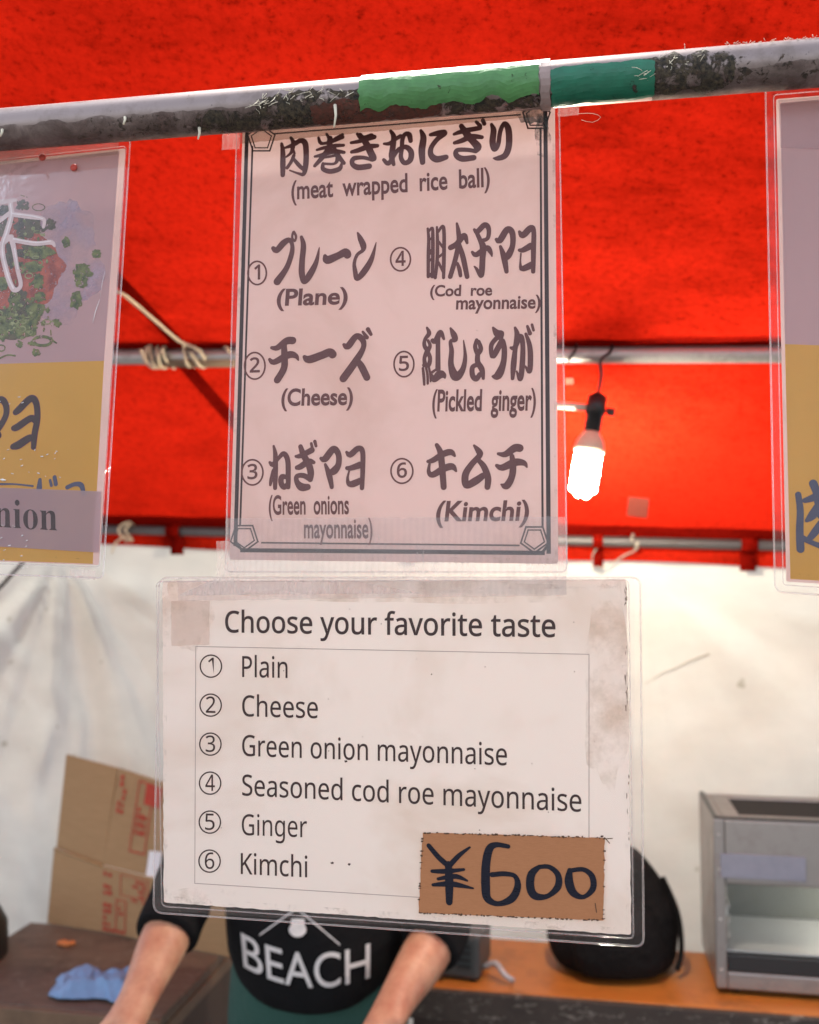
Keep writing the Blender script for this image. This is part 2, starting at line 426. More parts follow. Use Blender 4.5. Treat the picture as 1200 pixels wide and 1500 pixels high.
def residue(name, c1, c2, lo, hi, scale=70):
    t = NT(name); co = t.coord(); nz = t.noise(co, scale, 6, .72, .5); n2 = t.noise(co, 260, 4, .6)
    t.setp(Base_Color=t.mix(t.ramp(n2, [(.35, 0), (.7, 1)]), c1, c2), Roughness=.85, Normal=t.bump(n2, .8, .002), Alpha=t.ramp(nz, [(lo, 0), (hi, 1)]))
    return t.mat
M['g1'] = plain('light_green_tape', (.075, .23, .07), .34, var=.5, scale=45, bump=.5)
M['g2'] = plain('dark_green_tape', (.010, .15, .085), .38, var=.5, scale=40, bump=.5)
M['res_dark'] = residue('black_tape_residue', (.012, .010, .009), (.10, .075, .045), .42, .52)
M['res_brown'] = residue('brown_tape_residue', (.13, .035, .022), (.06, .03, .02), .30, .45)
M['res_spots'] = residue('speckled_grime', (.02, .015, .012), (.09, .06, .04), .56, .60, 110)
M['white_band'] = plain('pale_tape_band', (.34, .25, .235), .5, var=.4, scale=50)
M['fibre'] = plain('torn_tape_fibre', (.72, .66, .52), .8)
R1, R2, R3 = PR + .0004, PR + .0009, PR + .0014
patch('tape_residue', 296, 470, .48, .97, M['res_dark'], R1, .12, .05, 60, .8, 1)
patch('tape_residue', 385, 545, .22, .93, M['res_dark'], R1, .12, .06, 60, .5, 2)
patch('tape_residue', 462, 650, .45, .97, M['res_brown'], R2 - .0003, .10, .04, 80, .4, 3)
patch('green_tape', 533, 791, -.02, .70, M['g1'], R3, 0, .13, 55, .0, 4, radians(-200))['label'] = 'light green tape wrapped round the pole with a torn lower edge'
patch('pale_tape', 793, 807, -.02, 1.0, M['white_band'], R3 + .0004, 0, .02, 90, 0, 5)
patch('green_tape', 808, 957, .16, .93, M['g2'], R3, .035, .05, 60, .15, 6)['label'] = 'dark green tape with frayed edges on the pole'
patch('tape_residue', 935, 1072, .10, .86, M['res_dark'], R1, .10, .12, 60, .6, 8)
patch('tape_residue', 1000, 1200, .25, .8, M['res_spots'], R1, .1, .1, 60, .3, 9)
patch('tape_residue', 120, 330, .45, .9, M['res_spots'], R1, .1, .1, 60, .3, 10)
patch('tape_residue', 640, 830, .66, .96, M['res_dark'], R1, .10, .05, 80, .3, 12)
M['brown_film'] = residue('brown_thin_film', (.17, .105, .09), (.08, .05, .042), .36, .80, 26)
M['scuff'] = residue('dark_scuffs', (.03, .022, .018), (.07, .05, .035), .63, .69, 95)
patch('brown_film_patch', -30, 540, .40, 1.0, M['brown_film'], R1 - .0002, .08, 0, 40, 0, 21)  # thin brown film over the lower part of the pole
patch('brown_film_patch', 955, 1230, .45, 1.0, M['brown_film'], R1 - .0002, .08, 0, 40, 0, 22)
patch('scuff', 540, 792, .05, .72, M['scuff'], R3 + .0003, 0, .05, 40, .1, 23)
patch('scuff', 812, 955, .2, .9, M['scuff'], R3 + .0003, 0, .05, 40, .1, 24)
def fibres(x0, x1, t0, t1, n_, ln):
    mb = MB()
    for _ in range(n_):
        s_ = pole_s(rnd.uniform(x0, x1)); th = tfrac(rnd.uniform(t0, t1)); p = psurf(s_, th, PR + .0012); pts = [p]
        d = PD * rnd.uniform(-1, 1) + PUP * rnd.uniform(-.7, .7) + PFW * rnd.uniform(0, .5)
        for k in range(4): pts.append(pts[-1] + d * ln * rnd.uniform(.1, .35)); d += Vector((rnd.uniform(-.6, .6),) * 3)
        mb.tube(pts, rnd.uniform(.00015, .00032), 4)
    mb.build('torn_fibres', M['fibre'], pole_root)
fibres(385, 470, .25, .5, 20, .008); fibres(430, 540, .15, .4, 18, .009); fibres(960, 1030, .05, .35, 18, .007)
fibres(1060, 1200, .0, .03, 40, .0035); fibres(930, 955, .3, .6, 10, .01); fibres(380, 400, .3, .5, 12, .008)
for px, t_, l_ in ((197, .45, .008), (498, .55, .022), (298, .8, .012), (20, .5, .008)):
    p = psurf(pole_s(px), tfrac(t_), PR + .001); mb = MB(); mb.tube([p, p + Vector((.001, -.003, -l_ * .5)), p + Vector((-.0005, -.003, -l_))], [.0016, .0012, .0008], 6); mb.build('tape_shred', M['fibre'], pole_root)
tag(pole_root, 'grimy steel pole with green tape from which the signs hang', 'pole')

# ------------------------------------------------------------------ signs
class Sheet:
    def __init__(s, name, M4, label):
        s.root = empty(name, mat=M4); tag(s.root, label, 'sign'); s.M = M4; s.inv = M4.inverted()
        s.mpp = (s.uv(610, 500)[0] - s.uv(600, 500)[0]) / 10
    def uv(s, px, py):
        o = s.inv @ CAM; d = s.inv.to_3x3() @ ray(px, py); t = -o.y / d.y; p = o + d * t
        return Vector((p.x, p.z))
    def P(s, px, py, y): u = s.uv(px, py); return (u.x, y, u.y)
    def quad(s, mb, pts, y): mb.poly([s.P(x, z, y) for x, z in pts])
    def line(s, mb, p, q, wpx, y):
        a, b = s.uv(*p), s.uv(*q); t = (b - a).normalized(); n_ = Vector((-t.y, t.x)) * wpx * s.mpp / 2; a = a - t * wpx * s.mpp * .5; b = b + t * wpx * s.mpp * .5
        y -= mb.eps; mb.eps = (mb.eps + 2e-6) % 1.2e-4
        mb.poly([((k).x, y, (k).y) for k in (a - n_, b - n_, b + n_, a + n_)])
    def stroke(s, mb, pts, org, sc, y, grow=0, fatten=1.0):
        P3 = []
        for x, z, w_ in pts:
            u = s.uv(org[0] + x / sc, org[1] + z / sc); P3.append((u.x, u.y, (w_ * fatten + grow) / sc * s.mpp / 2))
        SP = spline(P3, .0011); prev = None
        for i, q in enumerate(SP):
            y_ = y - mb.eps; mb.eps = (mb.eps + 2e-6) % 1.2e-4
            r_ = max(q.z, .0002)
            mb.add([(q.x + r_ * cos(2 * pi * k / 14), y_, q.y + r_ * sin(2 * pi * k / 14)) for k in range(14)], [tuple(range(14))])
            if prev is not None:
                t = Vector((q.x - prev.x, q.y - prev.y)); 
                if t.length > 1e-7:
                    t.normalize(); n_ = Vector((-t.y, t.x)); r0 = max(prev.z, .0002)
                    mb.add([(prev.x + n_.x * r0, y_ - 1e-6, prev.y + n_.y * r0), (prev.x - n_.x * r0, y_ - 1e-6, prev.y - n_.y * r0),
                            (q.x - n_.x * r_, y_ - 1e-6, q.y - n_.y * r_), (q.x + n_.x * r_, y_ - 1e-6, q.y + n_.y * r_)], [(0, 1, 2, 3)])
            prev = q
    def text(s, mb, body, x0, y0, x1, y1, cap, y, off=0, shear=0, sq=1.0):
        V, Fs = text_mesh(body, off)
        xs = [v[0] for v in V]; lo, hi = min(xs), max(xs); H = cap_height(off)
        A, B = s.uv(x0, y0), s.uv(x1, y1); C = s.uv(x0, y0 - cap) - A
        yy = y - mb.eps; mb.eps = (mb.eps + 2e-6) % 1.2e-4
        vs = []
        for vx, vy, _ in V:
            h = vy / H; t = (vx - lo) / (hi - lo); p = A + (B - A) * t + C * h + (B - A).normalized() * shear * h * C.length
            vs.append((p.x, yy, p.y))
        mb.add(vs, Fs)
    def ring(s, mb, cx, cy, rx, ry, wpx, y):
        yy = y - mb.eps; mb.eps = (mb.eps + 2e-6) % 1.2e-4; n_ = 40; vs = []
        for k in range(n_):
            a = 2 * pi * k / n_
            for d in (-wpx / 2, wpx / 2): vs.append(s.P(cx + (rx + d) * cos(a), cy + (ry + d) * sin(a), yy))
        mb.add(vs, [(2 * k, 2 * k + 1, (2 * k + 3) % (2 * n_), (2 * k + 2) % (2 * n_)) for k in range(n_)])
    def blob(s, mb, cx, cy, rx, ry, y, jag=.25, seed=0):
        yy = y - mb.eps; mb.eps = (mb.eps + 3e-6) % 1.2e-4; n_ = 64
        mb.poly([s.P(cx + rx * cos(2 * pi * k / n_) * (1 + jag * fbm(cos(2 * pi * k / n_) * 1.7, sin(2 * pi * k / n_) * 1.7, seed)),
                     cy + ry * sin(2 * pi * k / n_) * (1 + jag * fbm(cos(2 * pi * k / n_) * 1.7, sin(2 * pi * k / n_) * 1.7, seed)), yy) for k in range(n_)])
    def rrect(s, pts, rpx):
        out = []; n_ = len(pts)
        for i in range(n_):
            p0, p, p1 = Vector(pts[i - 1]), Vector(pts[i]), Vector(pts[(i + 1) % n_])
            a = p + (p0 - p).normalized() * rpx; b = p + (p1 - p).normalized() * rpx
            for k in range(7):
                t = k / 6; out.append((a * (1 - t) ** 2 + p * 2 * t * (1 - t) + b * t * t)[:])
        return out
    def sheet(s, name, pts, mat, y, r=0, jag=0, seed=0):
        q = s.rrect(pts, r) if r else pts
        if jag:
            out = []
            for i in range(len(q)):
                a, b = Vector(q[i]), Vector(q[(i + 1) % len(q)]); n_ = max(1, int((b - a).length / 6)); nr = (b - a).normalized() if (b - a).length else Vector((0, 0)); nr = Vector((-nr.y, nr.x))
                for k in range(n_): t = k / n_; out.append((a + (b - a) * t + nr * jag * fbm((a.x + (b.x - a.x) * t) * .08, (a.y + (b.y - a.y) * t) * .08, seed))[:])
            q = out
        mb = MB(); mb.poly([s.P(x, z, y) for x, z in q]); return mb.build(name, mat, s.root, smooth=False)
    def rim(s, name, pts, mat, y, r, rad=.0007):
        q = s.rrect(pts, r); mb = MB(); V = [s.P(x, z, y) for x, z in q]; mb.tube(V + V[:2], rad, 6, False); return mb.build(name, mat, s.root)

_tm = {}
def text_mesh(body, off):
    k = (body, off)
    if k not in _tm:
        c = bpy.data.curves.new('text', 'FONT'); c.body = body; c.size = 1; c.offset = off; c.resolution_u = 6
        o = bpy.data.objects.new('text', c); COL.objects.link(o); bpy.context.view_layer.update()
        me = bpy.data.meshes.new_from_object(o.evaluated_get(bpy.context.evaluated_depsgraph_get()))
        _tm[k] = ([tuple(v.co) for v in me.vertices], [tuple(p.vertices) for p in me.polygons])
        bpy.data.objects.remove(o); bpy.data.curves.remove(c); bpy.data.meshes.remove(me)
    return _tm[k]
def cap_height(off): V, _ = text_mesh('H', 0); return max(v[1] for v in V)

def pose(v):
    Rm = Matrix.Rotation(v[2], 4, 'Z') @ Matrix.Rotation(v[0], 4, 'X') @ Matrix.Rotation(v[1], 4, 'Y')
    return Matrix.Translation(CAM + Vector(v[3:])) @ Rm

# --- upper menu
up = Sheet('menu_sign', pose([-0.03902, 0.00634, -0.17088, -0.01599, 0.85891, 0.22313]), 'laminated portrait menu in brush Japanese lettering taped under the pole')
Y1, Y2, Y3, YF, YT = -.0002, -.0004, -.0006, -.0014, -.0018
PU = [(356, 172), (813, 137), (818, 826), (336, 820)]
LU = [(348, 172), (819, 136), (831, 838), (331, 838)]
up.sheet('paper', PU, M['paper'], 0, 5)
mb = MB()
for p, q, w_ in (((362, 190), (345, 797), 6), ((370, 215), (352, 768), 3), ((799, 155), (804, 808), 6), ((792, 190), (795, 770), 3), ((374, 182), (790, 151), 6), ((402, 196), (762, 168), 2.4),
                 ((355, 806), (795, 810), 6), ((384, 795), (760, 799), 2.4), ((346, 796), (355, 806), 4), ((802, 800), (794, 810), 4)):
    up.line(mb, p, q, w_, Y1)
for cx, cy, dx in ((383, 204, 1), (786, 171, -1), (358, 787, 1), (783, 789, -1)):
    fl = -1 if cy > 500 else 1
    for rx, w_ in ((21, 2.4), (15.5, 2)):
        pt = [(cx + rx * sin(2 * pi * k / 5) * 1.0, cy - fl * rx * cos(2 * pi * k / 5)) for k in range(5)]
        for k in range(5): up.line(mb, pt[k], pt[(k + 1) % 5], w_, Y1)
mb.build('printed_border', M['ink_fine'], up.root, smooth=False)
Z = 20 / 3
def sans(t): return ''.join(chr(0x1D5A0 + ord(c) - 65) if 'A' <= c <= 'Z' else chr(0x1D5BA + ord(c) - 97) if 'a' <= c <= 'z' else chr(0x1D7E2 + ord(c) - 48) if c.isdigit() else c for c in t)
def parse(t):
    return [[tuple(float(x) for x in p.split(',')) for p in st.split()] for st in t.strip().split(';') if st.strip()]
BRUSH = [
 ((400, 180), '85,205,25 97,280,42 98,400,48 97,510,40;175,145,22 195,180,35 205,215,35;120,245,20 200,215,40 270,175,45 315,200,50 325,300,48 320,420,48 300,500,35 250,495,20 165,465,12;'
  '195,240,40 180,290,30 130,335,15;200,280,30 215,300,15;205,320,30 180,380,30 140,440,30;200,350,25 250,410,35 290,450,30;'
  '445,145,20 460,190,30 490,205,25;525,110,20 550,160,30 540,200,40;680,115,25 620,150,30 570,185,30;470,205,22 560,190,30 680,140,35;430,265,20 500,245,30 600,225,35 690,220,25;'
  '410,330,20 480,315,35 600,280,40 695,290,28;560,150,40 555,230,48 540,290,48;540,250,40 490,330,45 410,420,30;600,260,40 650,340,40 695,395,30;'
  '470,345,18 560,330,22 620,320,28 630,360,36 600,400,22 500,400,22;490,400,28 490,450,38 560,475,42 650,450,42 670,400,20;'
  '765,195,25 850,180,35 990,140,40;825,110,25 870,150,40 960,130,50;770,285,30 830,270,42 930,235,48 1020,225,33;850,120,40 910,200,55 960,300,60 985,350,50 960,365,25;960,360,30 880,340,33 790,350,42 775,400,40 830,435,50 940,425,50'),
 ((580, 160), '-50,213,25 -20,273,45 -30,383,50 -40,463,50 -20,540,30;-115,338,20 -60,335,35 10,285,35 45,265,38;-118,495,28 -70,530,40 -10,440,38 30,390,35;40,385,35 100,370,42 150,420,48 140,500,48 85,525,40 50,470,38 60,380,36 65,300,36 90,245,36 130,250,45 145,310,38;'
  '245,210,25 270,280,52 255,400,58 262,520,45;340,250,30 420,235,50 475,235,52 400,300,42 345,380,42 345,450,48 400,490,58 490,470,45;'
  '640,165,40 690,240,60 760,320,60 800,370,66 780,410,40;570,245,25 660,215,42 820,185,40;575,330,30 640,310,42 740,270,48 840,275,33;780,412,33 700,398,36 600,402,38 590,450,45 650,485,52 760,475,48;785,125,25 825,165,33;850,110,33 865,145,33;'
  '935,150,25 955,210,48 945,320,52 965,390,48 1000,340,38 1020,220,36 1060,140,36 1100,200,52 1105,350,52 1070,450,52 1000,480,42 955,480,12'),
 ((390, 330), '70,225,36 105,245,52 170,175,58 225,145,42 255,190,33 250,280,43 200,420,48 110,550,66;272,65,20 293,110,20 280,155,18 255,120,18 265,70,20;345,115,26 365,200,46 352,350,50 350,470,53 375,550,48 430,480,60 490,360,40 520,220,8;'
  '575,300,30 600,340,70 700,300,63 775,265,70 795,290,68;895,75,14 920,130,43 950,200,52 945,245,33 890,290,28 862,370,28 870,450,38 890,520,43 960,450,56 1030,330,42 1075,170,6'),
 ((620, 320), '45,100,18 55,200,26 52,350,28 50,570,25;50,135,18 90,95,22 95,200,29 95,400,29 90,570,26;60,215,14 90,185,16;60,345,30 90,305,26;58,425,14 90,385,16;55,555,36 90,550,36;135,85,16 140,200,26 138,400,28 118,580,26;140,145,18 190,78,26 205,150,29 203,400,31 200,580,24;'
  '150,225,18 195,285,20;150,380,20 195,345,20;150,430,20 195,520,22;330,50,18 345,130,36 350,220,40 320,380,40 265,570,38;270,285,46 330,250,48 400,170,48 430,240,22;350,250,33 390,380,43 430,570,38;335,440,23 355,500,33 365,560,28;'
  '500,110,22 530,130,42 600,65,46 640,100,38 630,195,32 560,220,33;520,130,33 560,220,38 585,280,54 580,400,48 575,500,48 565,560,38 520,490,22 500,470,10;480,330,22 520,355,43 620,290,48 660,330,33 672,370,10;'
  '715,205,26 750,215,52 820,110,52 870,140,48 875,260,43 840,350,56 820,380,48;755,275,23 790,380,48 815,520,33;940,130,22 975,165,52 1050,95,52 1080,130,38 1078,300,40 1075,520,33;940,310,26 975,310,43 1050,270,56;955,345,12 950,420,12 955,480,28 980,490,48 1060,455,58'),
 ((390, 475), '55,230,26 110,230,48 200,165,62 260,160,64;35,345,26 80,370,48 220,300,62 290,310,43 315,350,13;175,200,48 180,320,58 175,430,58 110,545,60;375,320,32 420,345,66 540,305,67 620,275,70 650,295,70;'
  '760,200,26 800,215,56 880,120,52 940,150,50 950,230,43 870,370,62 755,530,66;880,340,38 930,410,58 985,520,58;945,75,20 985,130,33;995,50,36 1025,100,26'),
 ((610, 475), '105,35,18 125,90,36 85,150,28 80,210,32 110,255,38;115,160,22 135,210,28 110,260,42 80,330,30 85,390,36;110,270,36 135,330,32 120,400,36 75,400,30;65,430,20 75,520,23 78,590,18;95,420,18 110,500,20 112,580,18;120,410,18 135,480,16 140,560,12;'
  '160,160,36 190,165,48 235,80,42 270,145,20;212,130,36 212,300,38 212,440,42;150,500,26 175,540,46 230,490,70 270,500,40 280,525,12;155,470,22 190,445,18;335,40,16 365,100,48 380,150,42 335,170,28 345,260,38 340,400,48 385,510,76 450,450,48 478,320,30 462,160,8;'
  '590,155,28 575,220,33 600,285,38 630,240,38 610,170,28;600,290,38 600,370,43 640,440,46 655,530,23;610,390,36 550,420,38 550,500,43 585,535,43 620,490,38;750,35,18 790,90,58 830,90,46 820,130,48;790,130,38 735,200,36 735,290,36 755,310,43 800,230,48 840,160,38 860,250,43 850,380,48 800,500,66 745,510,16;'
  '965,35,20 985,110,43 965,250,38 950,400,46 940,530,28;925,230,22 960,230,38 1015,120,43 1040,200,38 1035,400,43 1015,535,38 980,460,12;1070,95,22 1105,200,38 1115,330,43 1105,460,38 1065,410,12;1085,20,20 1110,90,33;1130,5,20 1145,60,20'),
 ((385, 640), '108,90,18 125,180,38 125,350,43 122,500,33;70,250,22 100,270,42 150,215,30 205,165,42 245,230,43 250,400,43 250,490,38;110,330,38 85,420,33 75,470,20;250,400,28 190,390,46 180,450,46 210,490,46 250,460,42;'
  '370,95,38 400,180,52 450,270,56 470,350,56 465,415,46;325,190,22 370,185,42 480,130,50;335,300,36 370,290,50 450,240,50 500,250,28;460,412,42 400,378,42 335,385,38 335,440,43 380,490,66 440,490,52;475,65,22 490,130,22;510,45,28 522,90,22;'
  '570,210,26 610,215,56 690,120,56 740,170,48 740,270,50 700,330,64 660,350,48;612,270,22 650,370,48 675,490,33;820,150,22 855,175,48 930,115,48 975,140,42 978,300,40 970,500,36;825,305,32 860,305,43 950,275,56;845,335,14 830,400,20 840,455,38 880,460,56 950,430,52'),
 ((610, 640), '200,80,32 235,150,48 250,270,52 268,490,48;115,240,26 160,230,43 270,165,52 340,150,48 375,185,20;130,260,18 122,340,32 160,370,48 270,310,56 350,290,52 390,335,16;565,85,18 610,140,48 620,180,46 540,270,48 480,370,56 490,470,56 580,430,62 650,380,50;600,220,33 660,290,48 700,400,52 695,490,46;'
  '800,165,22 870,170,48 960,110,62 1010,110,62;785,280,26 840,300,52 960,250,62 1050,255,43 1080,295,13;935,190,38 945,300,52 930,400,52 880,480,56 830,465,13'),
]
mb = MB()
for org, t in BRUSH:
    for st in parse(t): up.stroke(mb, st, org, Z, Y2, 4, 1.13)
TU = [('(meat  wrapped  rice  ball)', 427, 292, 718, 273, 26, .022, .0), ('(Plane)', 405, 447.5, 509, 445, 23, .028, .08), ('(Cod  roe', 630, 434, 721, 432.5, 15.5, .028, .05), ('mayonnaise)', 668, 453, 792, 451.5, 18.5, .026, .05),
      ('(Cheese)', 412, 594, 517, 592.5, 23.5, .028, .05), ('(Pickled  ginger)', 633, 602, 785, 600.5, 30, .026, .04), ('(Green  onions', 394, 753.5, 511.5, 752.5, 27, .022, 0), ('mayonnaise)', 445.5, 788, 546, 788, 28, .02, 0),
      ('(Kimchi)', 638, 763, 774, 762, 28, .026, .12)]
for b_, x0, y0, x1, y1, c_, o_, s_ in TU: up.text(mb, b_, x0, y0, x1, y1, c_, Y2, o_, s_)
for d, cx, cy, rx, ry in (('1', 377, 400, 13.5, 17), ('2', 373.5, 536, 15, 19.5), ('3', 370, 692, 15.5, 18.5), ('4', 587, 380, 14.5, 17), ('5', 592, 533.5, 14.5, 18.5), ('6', 589, 690, 16, 18)):
    up.ring(mb, cx, cy, rx, ry, 2.6, Y2); w_ = 5 if d == '1' else 8
    up.text(mb, sans(d), cx - w_ + .5, cy + 9.5, cx + w_ - .5, cy + 9, 20, Y2, .022)
mb.build('lettering', M['ink'], up.root, smooth=False)
t = NT('grey_smudge'); co = t.coord(); t.setp(Base_Color=(.10, .11, .11), Roughness=.8, Alpha=t.ramp(t.noise(co, 45, 5, .65), [(.42, 0), (.62, .8)]))
for k, (x, y, rx, ry) in enumerate(((781, 165, 24, 16), (795, 195, 11, 30), (372, 178, 30, 10))):
    mb = MB(); mb.eps = 3e-6 * k; up.blob(mb, x, y, rx, ry, Y3, .4, k + 1); mb.build('smudge', t.mat, up.root)
t = NT('paper_edge_grime'); co = t.coord(); t.setp(Base_Color=(.24, .15, .10), Roughness=.9, Alpha=t.ramp(t.noise(co, 38, 8, .78), [(.54, 0), (.80, .5)]))
M['grime'] = t.mat
mb = MB()
for q in ([(337, 812), (817, 818), (818, 826), (336, 820)], [(355, 190), (361, 190), (341, 820), (336, 820)], [(809, 150), (813, 150), (818, 826), (813, 826)], [(360, 186), (812, 150), (812, 160), (360, 197)]):
    up.quad(mb, q, Y3)
mb.build('edge_grime', M['grime'], up.root)
up.sheet('laminate', LU, M['film'], YF, 10)
up.rim('laminate_edge', LU, M['edge'], YF, 10)
tp1 = up.sheet('tape_strip', [(332, 760), (829, 757), (832, 842), (330, 843)], M['tape'], YT, 0, 1.2, 3)
tp1['label'] = 'broad clear filament tape along the lower edge'
up.sheet('tape_strip', [(316, 792), (831, 800), (830, 868), (262, 872), (316, 846)], M['tape2'], .0016, 0, 1.2, 5)
up.sheet('tape_strip', [(327, 187), (353, 184), (352, 219), (326, 221)], M['tape2'], YT, 0, .8, 1)
up.sheet('tape_strip', [(817, 142), (848, 139), (848, 170), (817, 172)], M['tape2'], YT, 0, 1, 2)
mb = MB(); mb.tube(spline([up.P(847, 168, YT), up.P(868, 171, YT - .004), up.P(880, 178, YT - .006), up.P(868, 183, YT - .003), up.P(852, 177, YT)], .004), .00022, 5)
mb.build('loose_thread', M['fibre'], up.root)
up.sheet('tape_strip', [(352, 168), (800, 134), (800, 171), (352, 212)], film('shaded_brown_tape', .12, (.70, .60, .52), .2, .4, 0), YT, 0, 1, 9)  # brown tape, its tint darkened for the shade under the pole

# --- lower menu
lo = Sheet('menu_sign', pose([0.05186, 0.00095, -0.18784, -0.02115, 0.85981, -0.15188]), 'laminated landscape sign headed Choose your favorite taste')
PL = [(238, 851), (918, 849), (925, 1370), (240, 1322)]
LL = [(234, 846), (938, 846), (943, 1386), (226, 1336)]
lo.sheet('paper', PL, M['paper_low'], 0, 4, 1.2, 2)
mb = MB()
RX = [(287, 947), (863, 958.5), (863, 1330), (285.5, 1294)]
for i in range(4): lo.line(mb, RX[i], RX[(i + 1) % 4], 1.0, Y1)
mb.build('printed_box_line', M['grey_line'], lo.root, smooth=False)
mb = MB()
for b_, x0, y0, x1, y1, c_, o_ in (('Choose your favorite taste', 330, 926, 814, 933, 29.5, .021), ('Plain', 355, 991.5, 421.5, 993, 29, .008), ('Cheese', 355, 1049, 466, 1052, 29, .008),
      ('Green onion mayonnaise', 355, 1107, 743, 1121, 29, .008), ('Seasoned cod roe mayonnaise', 355, 1165, 852, 1189, 29, .008), ('Ginger', 354.5, 1223, 450, 1226.5, 29, .004), ('Kimchi', 353, 1280, 450.5, 1285, 29, .008)):
    lo.text(mb, sans(b_), x0, y0, x1, y1, c_, Y2, o_ * .6)
for k in range(6):
    cy = 975.8 + 57.1 * k; cx = 309.3 - .4 * k; lo.ring(mb, cx, cy, 15.6, 16.2, 2.0, Y2); w_ = 4.2 if k == 0 else 7
    lo.text(mb, sans(str(k + 1)), cx - w_, cy + 11, cx + w_, cy + 11.3, 22.5, Y2, .004)
for x, y in ((487, 1264), (512, 1266), (882, 1225), (507, 1115)): lo.blob(mb, x, y, 2.2, 1.6, Y2, .5, x)
mb.build('lettering', M['ink_fine'], lo.root, smooth=False)
# price patch of brown cloth tape
t = NT('brown_cloth_tape'); co = t.coord(); wv = t.noise(t.coord(scale=(1, 1, 5)), 170, 6, .75)
t.setp(Base_Color=t.mix(wv, (.36, .135, .050), (.50, .21, .09)), Roughness=.55, Normal=t.bump(wv, .3, .0006))
PT = [(620, 1218.5), (886, 1226.5), (884, 1347), (613.5, 1336)]
tagp = lo.sheet('price_patch', PT, t.mat, YT - .0002, 0, 1.3, 3); tagp['label'] = 'brown cloth tape patch with hand drawn price'
mb = MB(); zo = (605, 1215)
for st in parse('95,90,26 150,155,30 205,205,30;335,100,12 270,150,26 210,215,30;210,200,38 215,300,48 215,420,38;115,240,20 200,240,28 300,230,16;150,285,18 250,270,28 320,295,12;120,320,18 230,315,33 355,340,10;'
  '560,95,24 490,85,30 450,110,43 430,200,48 428,330,50 440,400,43 500,430,28 580,400,42 615,330,38 600,270,26 540,255,28 465,260,28;740,215,24 695,260,43 690,340,46 720,385,43 790,385,26 850,330,38 850,260,33 800,215,26 740,215,24;'
  '920,235,28 915,300,48 940,365,43 1000,390,24 1055,340,33 1050,270,33 1000,230,26 930,235,24'):
    lo.stroke(mb, st, zo, 4, YT - .0005)
mb.build('price_lettering', M['marker'], lo.root, smooth=False)
mb = MB()
for i in range(4):
    p, q = Vector(PT[i]), Vector(PT[(i + 1) % 4]); n_ = int((q - p).length / 3)
    for k in range(n_):
        if rnd.random() < (.5 if i in (0, 2) else .25):
            c = p + (q - p) * (k + rnd.random()) / n_; lo.blob(mb, c.x, c.y + rnd.uniform(-.8, .8), rnd.uniform(1, 2.6), rnd.uniform(.6, 1.4), YT - .0004, .5, k)
for x0, y0, x1, y1 in ((884, 1228, 897, 1227), (886, 1226, 893, 1234), (872, 1322, 874, 1335)): lo.line(mb, (x0, y0), (x1, y1), 1.2, YT - .0004)
mb.build('frayed_edge', M['edge_dirt'], lo.root, smooth=False)
mb = MB()
for q in ([(240, 853), (917, 851), (916, 862), (242, 865)], [(909, 855), (918, 850), (925, 1369), (918, 1369)], [(236, 855), (244, 855), (246, 1320), (238, 1320)], [(240, 1312), (925, 1360), (925, 1370), (240, 1323)]):
    lo.quad(mb, q, Y3)
mb.build('edge_grime', M['grime'], lo.root)
t = NT('brown_water_stain'); co = t.coord(); t.setp(Base_Color=(.50, .27, .13), Roughness=.9, Alpha=t.ramp(t.noise(co, 16, 7, .7), [(.46, 0), (.80, .5)]))
for x, y, rx, ry, yy, jg, sd_ in ((890, 1010, 34, 150, .5, .25, 3), (270, 900, 38, 55, .6, .3, 4), (640, 868, 270, 16, .7, .2, 6), (300, 1312, 60, 12, .75, .2, 8)):
    mb = MB(); lo.blob(mb, x, y, rx, ry, Y1 * yy, jg, sd_); mb.build('stain', t.mat, lo.root)
mb = MB()
for _ in range(26):
    y_ = rnd.choice([rnd.uniform(860, 900), rnd.uniform(930, 1060), rnd.uniform(1120, 1280)]); lo.blob(mb, 917 + (y_ - 850) * .013 + rnd.uniform(-3, 1), y_, rnd.uniform(.3, .8), rnd.uniform(1, 5), Y3 - .0001, .5, y_)
for _ in range(20): lo.blob(mb, rnd.uniform(250, 900), rnd.uniform(870, 1340), rnd.uniform(.4, 1.1), rnd.uniform(.4, 1), Y3 - .0001, .5, _)
mb.build('dirt_specks', M['edge_dirt'], lo.root)
lo.sheet('laminate', LL, M['film'], YF, 14)
lo.rim('laminate_edge', LL, M['edge'], YF, 14, .0009)
L2 = [(227, 880), (930, 852), (930, 1379), (226, 1334)]
lo.sheet('backing_laminate', L2, M['film'], .0014, 10)
lo.rim('backing_edge', [(230, 852), (921, 849), (928, 1374), (238, 1327)], M['edge'], YF + .0002, 8, .0006)
lo.sheet('tape_strip', [(252, 880), (308, 880), (308, 944), (252, 946)], film('old_grey_tape', .10, (.90, .85, .83), .25, .3, 0), YT, 0, 1, 4)
lo.sheet('tape_strip', [(262, 846), (830, 843), (830, 872), (262, 880)], M['tape'], YT - .0001, 0, 1.2, 6)

def edge_pose(pt, Dt, pb_, Db, right):
    """pose of a sheet from its visible vertical edge (top, bottom) and the direction of the pole"""
    A, B = at(*pt, Dt), at(*pb_, Db); ez = (A - B).normalized(); ex = (PD - ez * PD.dot(ez)).normalized(); ey = ez.cross(ex)
    o = (A + B) / 2
    m_ = Matrix((ex, ey, ez)).transposed().to_4x4(); m_.translation = o; return m_

